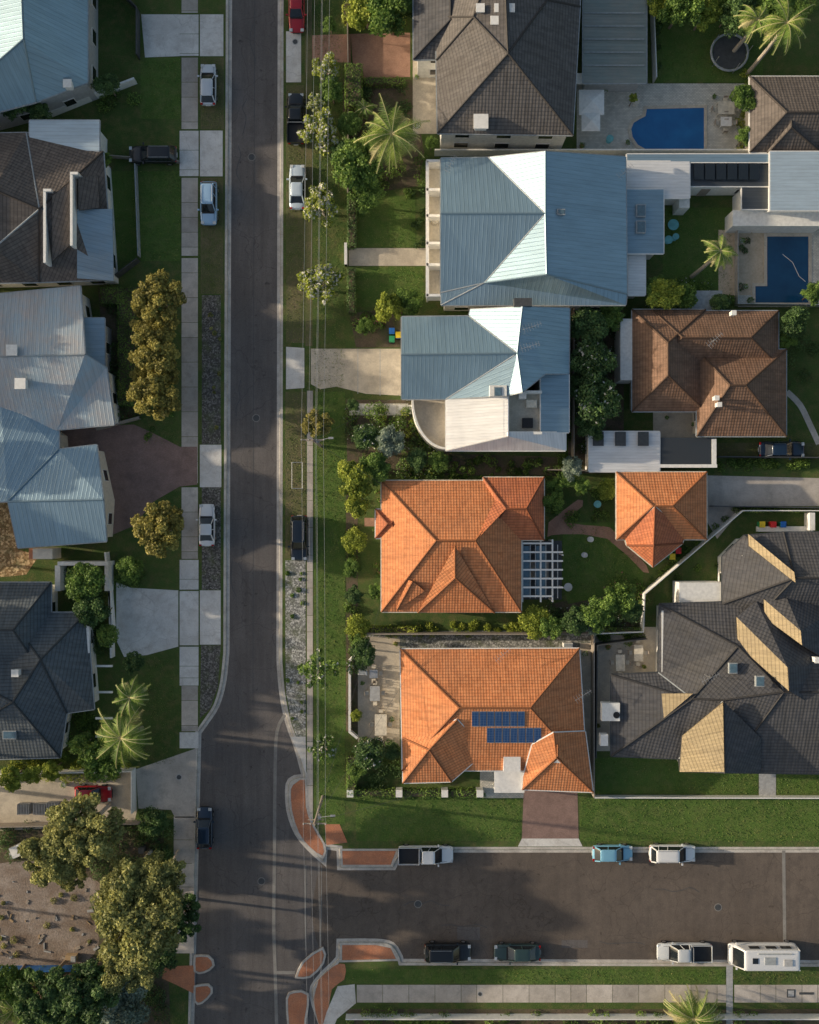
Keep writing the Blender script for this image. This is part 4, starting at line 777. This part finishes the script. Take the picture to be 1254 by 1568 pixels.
# ------------------------------------------------ vehicles
def rrect(x0,x1,hw,n=5,r=.25):
    pts=[]
    for cx,cy,a0 in ((x1-r,hw-r,0),(x0+r,hw-r,90),(x0+r,-hw+r,180),(x1-r,-hw+r,270)):
        for i in range(n):
            t=math.radians(a0+90*i/(n-1)); pts.append((cx+r*math.cos(t),cy+r*math.sin(t)))
    return pts
def car(name,px,py,heading,color,key,kind='sedan',L=4.5,W=1.8):
    mat_paint(color,key); PM='carpaint_'+key; hh=1.2; c=P(px,py,hh); on_road=not((px<345 and py<1100) or 165<px<280 or (px>1150 and py<750) or px<170)
    z=(ZR+.01) if on_road else .012
    e=empty(name,(c.x,c.y,z),heading); l=L/2; w=W/2
    suv=kind in('suv','van','wagon'); zt=1.0 if suv else .9; 
    if kind=='van': zt=1.1
    hood=zt-.08; 
    if kind in('sedan','hatch'): st=[(-l,.74,.42,.66),(-l+.06,.9,.34,.8),(-l+.35,.96,.26,zt-.02),(-l+.9,.99,.22,zt),(-.3,1,.2,zt),(l-1.45,1,.2,zt-.03),(l-.8,.98,.22,hood-.06),(l-.3,.92,.25,hood-.16),(l-.05,.8,.32,.58),(l,.6,.4,.52)]
    else: st=[(-l,.82,.45,.8),(-l+.05,.93,.36,zt-.08),(-l+.25,.98,.28,zt),(-l+.9,1,.25,zt),(-.3,1,.24,zt),(l-1.3,1,.24,zt),(l-.7,.98,.26,hood),(l-.25,.93,.3,hood-.1),(l-.04,.84,.36,.68),(l,.66,.45,.6)]
    V=[];F=[]; 
    for x,f,zb,zz in st:
        hw=w*f; half=[(hw*.8,zb),(hw*.98,zb+.1),(hw,(zb+zz)*.5),(hw*.97,zz-.12),(hw*.86,zz-.01),(hw*.45,zz+.025)]
        ring=[(y_,z_) for y_,z_ in half]+[(0,zz+.04)]+[(-y_,z_) for y_,z_ in reversed(half)]
        V+=[(x,y_,z_) for y_,z_ in ring]
    m_=13
    for i in range(len(st)-1):
        for j in range(m_): F.append((i*m_+j,(i+1)*m_+j,(i+1)*m_+(j+1)%m_,i*m_+(j+1)%m_))
    F.append(tuple(range(m_))); F.append(tuple(reversed(range((len(st)-1)*m_,len(st)*m_))))
    o=mk('body',V,F,PM,parent=e,smooth=True); sm=o.modifiers.new('s','SUBSURF'); sm.levels=1; sm.render_levels=1
    gh={'sedan':(l-1.45,l-2.2,-l+1.25,-l+.55,1.42),'hatch':(l-1.2,l-1.95,-l+.75,-l+.2,1.46),'suv':(l-1.25,l-2.0,-l+.55,-l+.12,1.72),'wagon':(l-1.4,l-2.15,-l+.6,-l+.15,1.5),'ute':(l-1.35,l-2.05,-.25-.15,-.6,1.7),'van':(l-.5,l-1.35,-l+.22,-l+.08,2.3)}[kind]
    xb,xt,rt,rb,zr=gh; rb0=zt-.03; n=5; van=kind=='van'; k1=.70 if not van else .86; ring0=rrect(rb,xb,w*(.88 if not van else .95),n,.22); ring1=rrect(rt,xt,w*k1,n,.2); ring2=rrect(rt+.12,xt-.12,w*(k1-.1),n,.2); ring3=rrect(rt+.4,xt-.4,w*.3,n,.15); N_=len(ring0)
    G=B(); G.add([(x,y,rb0) for x,y in ring0]+[(x,y,zr-.06) for x,y in ring1],[(i,(i+1)%N_,N_+(i+1)%N_,N_+i) for i in range(N_)],'glass_dark' if not van else PM); 
    if van:
        G.add([(xb+.03,-w*.78,zt+.14),(xb+.03,w*.78,zt+.14),(xt+.14,w*.72,zr-.16),(xt+.14,-w*.72,zr-.16)],[(0,1,2,3)],'glass_dark')
        for s_ in(-1,1):
            for xx in(-2.2,-.6,1.2): G.box((xx,s_*w*.93,1.65),(1.1,.08,.5),'glass_dark')
    o=G.obj('windows',e,smooth=not van)
    G=B(); G.add([(x,y,zr-.075) for x,y in rrect(rt-.03,xt+.03,w*(k1+.025),n,.22)]+[(x,y,zr-.03) for x,y in ring1]+[(x,y,zr) for x,y in ring2]+[(x,y,zr+.025) for x,y in ring3],
        [(k*N_+i,k*N_+(i+1)%N_,(k+1)*N_+(i+1)%N_,(k+1)*N_+i) for k in range(3) for i in range(N_)]+[tuple(range(3*N_,4*N_))],PM); G.obj('roof_panel',e,smooth=True)
    G=B(); mid=(xt+rt)/2-.05; bm_=(xb+rb)/2
    for s_ in(-1,1):
        G.tube((xb-.05,s_*w*.84,rb0),(xt+.0,s_*w*(k1-.02),zr-.05),.045,PM,n=6); G.tube((rb+.06,s_*w*.84,rb0),(rt,s_*w*(k1-.02),zr-.05),.075,PM,n=6); G.tube((bm_,s_*w*.88,rb0),(mid,s_*w*k1,zr-.05),.04,PM,n=6)
        if kind in('suv','wagon'): G.tube((bm_-1.0,s_*w*.88,rb0),(mid-.95,s_*w*k1,zr-.05),.05,PM,n=6); G.tube((rt+.15,s_*w*.62,zr+.06),(xt-.2,s_*w*.62,zr+.06),.025,'galvanised',n=6)
        G.box((xb-.28,s_*(w+.10),zt+.06),(.16,.24,.14),PM); G.box((l-.22,s_*w*.68,.66 if not suv else .78),(.30,.34,.13),'head_lamp'); G.box((-l+.10,s_*w*.74,.78),(.16,.26,.16),'red_lamp')
    G.box((xb+.03,0,zt+.015),(.16,W*.72,.03),'black_plastic'); G.box((-l+.0,0,.55),(.06,.5,.13),'white_paint'); G.box((l-.0,0,.42),(.06,.9,.16),'black_plastic')
    for s_ in(-1,1):
        G.tube((xb+.03,s_*.1-.1,zt+.05),(xb-.1,s_*.35+.15,zt+.12),.012,'black_plastic',n=4)
        G.tube((xb+.05,s_*w*.74,zt+.03),(l-.35,s_*w*.66,hood-.10),.014,'black_plastic',n=4)
    G.obj('trim_and_lights',e); G=B()
    for x in (-l+.85,l-.85):
        for s_ in(-1,1):
            G.tube((x,s_*(w-.22),.32),(x,s_*(w+.015),.32),.33,'rubber',n=18); G.tube((x,s_*(w+.014),.32),(x,s_*(w+.025),.32),.2,'alloy',n=12)
    G.obj('wheels',e)
    if kind=='ute':
        G=B(); tx=-l+(l-.65)/2+.02; tl=l-.72
        G.box((tx,0,zt+.06),(tl,W*.9,.04),'black_plastic')
        for s_ in(-1,1): G.box((tx,s_*W*.46,zt+.2),(tl,.05,.3),PM)
        for x in (tx-tl/2,tx+tl/2): G.box((x,0,zt+.2),(.05,W*.9,.3),PM)
        G.tube((tx+tl/2-.1,-W*.42,zt+.3),(tx+tl/2-.1,-W*.42,1.65),.03,'galvanised'); G.tube((tx+tl/2-.1,W*.42,zt+.3),(tx+tl/2-.1,W*.42,1.65),.03,'galvanised'); G.tube((tx+tl/2-.1,-W*.42,1.65),(tx+tl/2-.1,W*.42,1.65),.03,'galvanised'); G.obj('tray',e)
    if van:
        G=B(); G.box((-.3,0,zr+.05),(1.2,.8,.08),'grey_trim'); G.box((1.3,0,zr+.04),(.6,.6,.06),'glass_dark'); G.box((-2.2,.2,zr+.06),(.9,.7,.12),'slab_grey'); G.tube((-2.6,-.75,zr+.05),(1.0,-.75,zr+.05),.07,'grey_trim'); G.obj('roof_fittings',e)
    return e
UP=math.pi/2; DN=-math.pi/2
Wt=(.76,.77,.78)
car('parked_car',317,126,UP,(.55,.60,.66),'silver','hatch',4.5); car('parked_car',318,309,DN,(.32,.50,.70),'paleblue','suv',4.7,1.85); car('parked_car',232,234,math.pi,(.010,.012,.015),'black','wagon',5.2,1.9)
car('parked_car',453,12,DN,(.38,.01,.02),'red','sedan',4.6); car('parked_pickup',452,178,UP,(.010,.012,.015),'black','ute',5.6,1.9); car('parked_car',454,283,UP,(.58,.68,.77),'icewhite','sedan',4.9)
car('parked_car',457,824,DN,(.015,.025,.04),'midnight','suv',4.9,1.9); car('parked_car',315,804,UP,Wt,'white','sedan',4.6); car('moving_car',311,1271,UP,(.010,.028,.06),'navy','hatch',4.5)
car('parked_pickup',652,1312,0,Wt,'white','ute',6.0,1.95); car('parked_car',940,1310,0,(.22,.48,.65),'skyblue','hatch',4.4); car('parked_car',1032,1310,0,Wt,'white','suv',5.0,1.9)
car('parked_car',686,1462,0,(.010,.012,.014),'black','suv',5.1,1.95); car('parked_car',793,1463,math.pi,(.03,.06,.06),'greengrey','sedan',5.1,1.85); car('parked_pickup',1050,1462,math.pi,(.60,.63,.65),'offwhite','ute',5.9,1.95)
car('campervan',1170,1465,math.pi,Wt,'white','van',7.4,2.5); car('parked_car',1200,688,0,(.02,.035,.07),'navy','sedan',5.0,1.8); car('parked_car',140,1218,0,(.40,.02,.03),'red','hatch',4.0)
# ------------------------------------------------ power poles and wires
def pole(px,py,h=9.5):
    c=P(px,py,h); b=B(); b.tube((c.x,c.y,-.05),(c.x,c.y,h),.17,'timber_grey',.12,10); b.box((c.x,c.y,h-.4),(2.4,.12,.12),'timber_grey'); b.box((c.x,c.y,h-1.6),(1.6,.1,.1),'timber_grey')
    for dx in (-1.1,-.4,.4,1.1): b.tube((c.x+dx,c.y,h-.35),(c.x+dx,c.y,h-.12),.05,'white_paint')
    b.tube((c.x,c.y,h-2.2),(c.x+1.6,c.y+.3,h-1.9),.03,'galvanised'); b.box((c.x+1.7,c.y+.3,h-1.92),(.5,.2,.1),'galvanised'); b.tube((c.x+.3,c.y,h-3),(c.x+.3,c.y,h-2.3),.18,'galvanised',n=10)
    b.obj('power_pole'); return c
p0=pole(490,-250); p1=pole(478,673); p2=pole(481,1263); p3=pole(492,1900)
def wires(a,c,off,h,drop=.7):
    b=B()
    for dx in off:
        prev=None
        for i in range(15):
            t=i/14; q=Vector((a.x+(c.x-a.x)*t+dx,a.y+(c.y-a.y)*t,h-drop*4*t*(1-t)))
            if prev is not None: b.tube(prev,q,.014,'slab_grey',n=4,cap=False)
            prev=q
    b.obj('power_lines')
for a,c in ((p0,p1),(p1,p2),(p2,p3)): wires(a,c,(-1.1,-.4,.4,1.1),9.4); wires(a,c,(.1,),7.6,.9)
b=B()
for (px,py,h) in ((640,1010,4),(590,900,4),(700,1200,4)):
    q=P(px,py,h); b.tube((p2.x,p2.y,8.5),q,.014,'wire',n=4)
for (px,py,h) in ((620,600,5.5),(590,745,4)):
    q=P(px,py,h); b.tube((p1.x,p1.y,8.5),q,.014,'wire',n=4)
b.obj('service_lines')
b=B()
for x,y in ((447,708),(463,708),(447,748),(463,748)):
    c=P(x,y,1.4); b.tube((c.x,c.y,0),(c.x,c.y,1.4),.03,'galvanised')
for a,c in (((447,708),(463,708)),((447,748),(463,748)),((447,708),(447,748)),((463,708),(463,748))):
    b.tube(P(*a,1.4),P(*c,1.4),.03,'galvanised')
b.obj('tree_guard')
def bin_(px,py,lid,body='bin_green'):
    b=B(); c=P(px,py,.5); b.box((c.x,c.y,.48),(.5,.55,.9),body,0,1.1); b.box((c.x,c.y,.97),(.6,.66,.08),lid); b.tube((c.x-.3,c.y-.3,.1),(c.x+.3,c.y-.3,.1),.1,'rubber'); b.obj('wheelie_bin')
bin_(600,508,'bin_blue'); bin_(600,520,'bin_green'); bin_(610,514,'bin_yellow','bin_blue'); bin_(886,410,'bin_blue'); bin_(1165,803,'bin_yellow'); bin_(1182,803,'toy_red','toy_red'); bin_(1028,852,'bin_yellow'); bin_(1037,843,'toy_red'); bin_(218,1300,'dark_trim','dark_trim'); bin_(1197,803,'bin_blue')
e=B(); c=P(1117,80,.8)
for i in range(20):
    t=2*math.pi*i/20;t2=2*math.pi*(i+1)/20; e.tube((c.x+2*math.cos(t),c.y+2*math.sin(t),.8),(c.x+2*math.cos(t2),c.y+2*math.sin(t2),.8),.13,'grey_trim',n=6)
    if i%4==0: e.tube((c.x+2*math.cos(t),c.y+2*math.sin(t),0),(c.x+2*math.cos(t),c.y+2*math.sin(t),2.3),.04,'galvanised',n=6)
e.disc((c.x,c.y,.76),1.8,.02,'dark_trim',24); e.obj('trampoline')
def umbrella(px,py,w,m='white_paint'):
    b=B(); c=P(px,py,2.3); b.tube((c.x,c.y,0),(c.x,c.y,2.5),.04,'galvanised'); q=[(c.x-w,c.y-w,2.2),(c.x+w,c.y-w,2.2),(c.x+w,c.y+w,2.2),(c.x-w,c.y+w,2.2),(c.x,c.y,2.65)]; b.add(q,[(0,1,4),(1,2,4),(2,3,4),(3,0,4)],m); b.add([(x,y,z-.02) for x,y,z in q],[(1,0,4),(2,1,4),(3,2,4),(0,3,4)],m); b.obj('patio_umbrella')
umbrella(906,156,1.35); umbrella(905,186,1.0)
def table(px,py,w,l,m='timber_grey',chairs=True,h=.74,ang=0):
    e=empty('outdoor_table_set',P(px,py,h)*1.0,ang); e.location.z=0; b=B(); b.box((0,0,h),(w,l,.05),m)
    for x in(-1,1):
        for y in(-1,1): b.box((x*(w/2-.08),y*(l/2-.08),h/2-.02),(.07,.07,h-.03),m)
    if chairs:
        for x,y in ((-w/2-.35,0),(w/2+.35,0),(0,-l/2-.35),(0,l/2+.35)):
            b.box((x,y,.44),(.45,.45,.06),'fabric_cream'); s=(1 if x>0 else -1) if x else 0; t=(1 if y>0 else -1) if y else 0; b.box((x+s*.21,y+t*.21,.66),(.05 if s else .45,.05 if t else .45,.4),'timber_grey')
            for dx in(-.18,.18):
                for dy in(-.18,.18): b.box((x+dx,y+dy,.2),(.04,.04,.4),'timber_grey')
    b.obj('table_and_chairs',e)
table(574,1062,1.1,1.6,'slab_grey'); table(583,1110,1.3,2.3,'fabric_cream'); table(572,1032,.9,.9,'galvanised'); table(950,1015,1,1.8,'fabric_cream'); table(978,1000,1.,1.8,'fabric_cream'); table(1112,165,1.8,1.4,'fabric_cream'); table(1112,186,1.2,1.0,'white_paint')
def roundtable(px,py,r,m):
    b=B(); c=P(px,py,.75); b.disc((c.x,c.y,.72),r,.05,m,20); b.disc((c.x,c.y,0),.06,.72,m,8); b.disc((c.x,c.y,0),.3,.04,m,12); b.obj('garden_table')
roundtable(1031,344,.6,'teal_paint'); roundtable(1024,367,.45,'teal_paint'); roundtable(1035,362,.35,'teal_paint'); roundtable(915,772,.4,'teal_paint'); roundtable(870,899,.45,'concrete_pale'); roundtable(905,826,.3,'concrete_pale'); roundtable(896,850,.28,'concrete_pale'); roundtable(934,212,.4,'teal_paint'); roundtable(975,155,.35,'fabric_cream')
def acunit(px,py,n='air_conditioner_unit'):
    b=B(); c=P(px,py,.8); b.box((c.x,c.y,.42),(1.0,.45,.84),'white_paint'); b.box((c.x,c.y,.86),(.9,.35,.03),'grey_trim'); b.obj(n)
for q in ((555,1030),(948,125),(968,118),(870,988)): acunit(*q)
b=B()
for i,(x,y) in enumerate(((35,1240),(60,1240),(80,1238))):
    c=P(x,y,.9); b.box((c.x,c.y,.45),(1.3,1.2,.06),'galvanised')
    for k in range(8): b.box((c.x-.6+k*.17,c.y,.5),(.04,1.15,.9),'galvanised')
b.obj('metal_cages')
b=B(); c=P(110,1466,.4); b.box((c.x,c.y,.4),(1.2,.7,.6),'debris_timber'); b.box((c.x+.3,c.y,.8),(.5,.6,.3),'slab_grey'); b.obj('timber_crate')
b=B(); c=P(28,1302,.6); b.box((c.x,c.y,.4),(1.6,1.2,.8),'white_paint',.4); b.box((c.x+.6,c.y+.5,.5),(.9,.7,.9),'bin_blue',.9); b.box((c.x-.6,c.y-.6,.3),(.7,.7,.6),'slab_grey',.2); b.obj('covered_trailer_load')
b=B(); pbox(b,1062,447,1104,474,0,2.2,'teal_paint'); pbox(b,1060,445,1106,476,2.2,2.3,'grey_trim'); b.obj('garden_cabin')
b=B(); pbox(b,1160,806,1245,814,0,.5,'white_paint'); pbox(b,1240,785,1248,812,0,1.5,'white_paint'); b.obj('sandpit')
b=B(); pbox(b,878,112,978,128,2.2,2.35,'white_paint'); 
for x in (880,976): c=P(x,120,2.2); b.tube((c.x,c.y,0),(c.x,c.y,2.2),.06,'white_paint')
b.obj('clothes_awning')
# ------------------------------------------------ light and camera
w=bpy.data.worlds.new('World'); scene.world=w; w.use_nodes=True; nt=w.node_tree; bg=nt.nodes['Background']; sky=nt.nodes.new('ShaderNodeTexSky'); sky.sky_type='NISHITA'; sky.sun_disc=False
sky.sun_elevation=math.radians(SUN_EL); sky.sun_rotation=math.atan2(SUN_DIR[0],SUN_DIR[1])%(2*math.pi); sky.altitude=0; sky.air_density=1.2; sky.dust_density=4.0; sky.ozone_density=1.0; nt.links.new(sky.outputs[0],bg.inputs[0]); bg.inputs[1].default_value=SKY
sl=bpy.data.lights.new('sun','SUN'); sl.energy=SUN_STR; sl.angle=math.radians(.9); sl.color=(1.,.84,.63); so=bpy.data.objects.new('sun',sl); COL.objects.link(so)
ce=math.cos(math.radians(SUN_EL)); so.rotation_euler=Vector((SUN_DIR[0]*ce,SUN_DIR[1]*ce,math.sin(math.radians(SUN_EL)))).to_track_quat('Z','Y').to_euler(); so.location=(-60,10,40)
cam=bpy.data.cameras.new('camera'); co=bpy.data.objects.new('camera',cam); COL.objects.link(co); co.location=(0,0,H); cam.sensor_fit='VERTICAL'; cam.angle=2*math.atan(1568/2/S/H); cam.clip_end=6000; scene.camera=co
scene.view_settings.view_transform='Standard'; scene.view_settings.look='None'; scene.view_settings.exposure=0
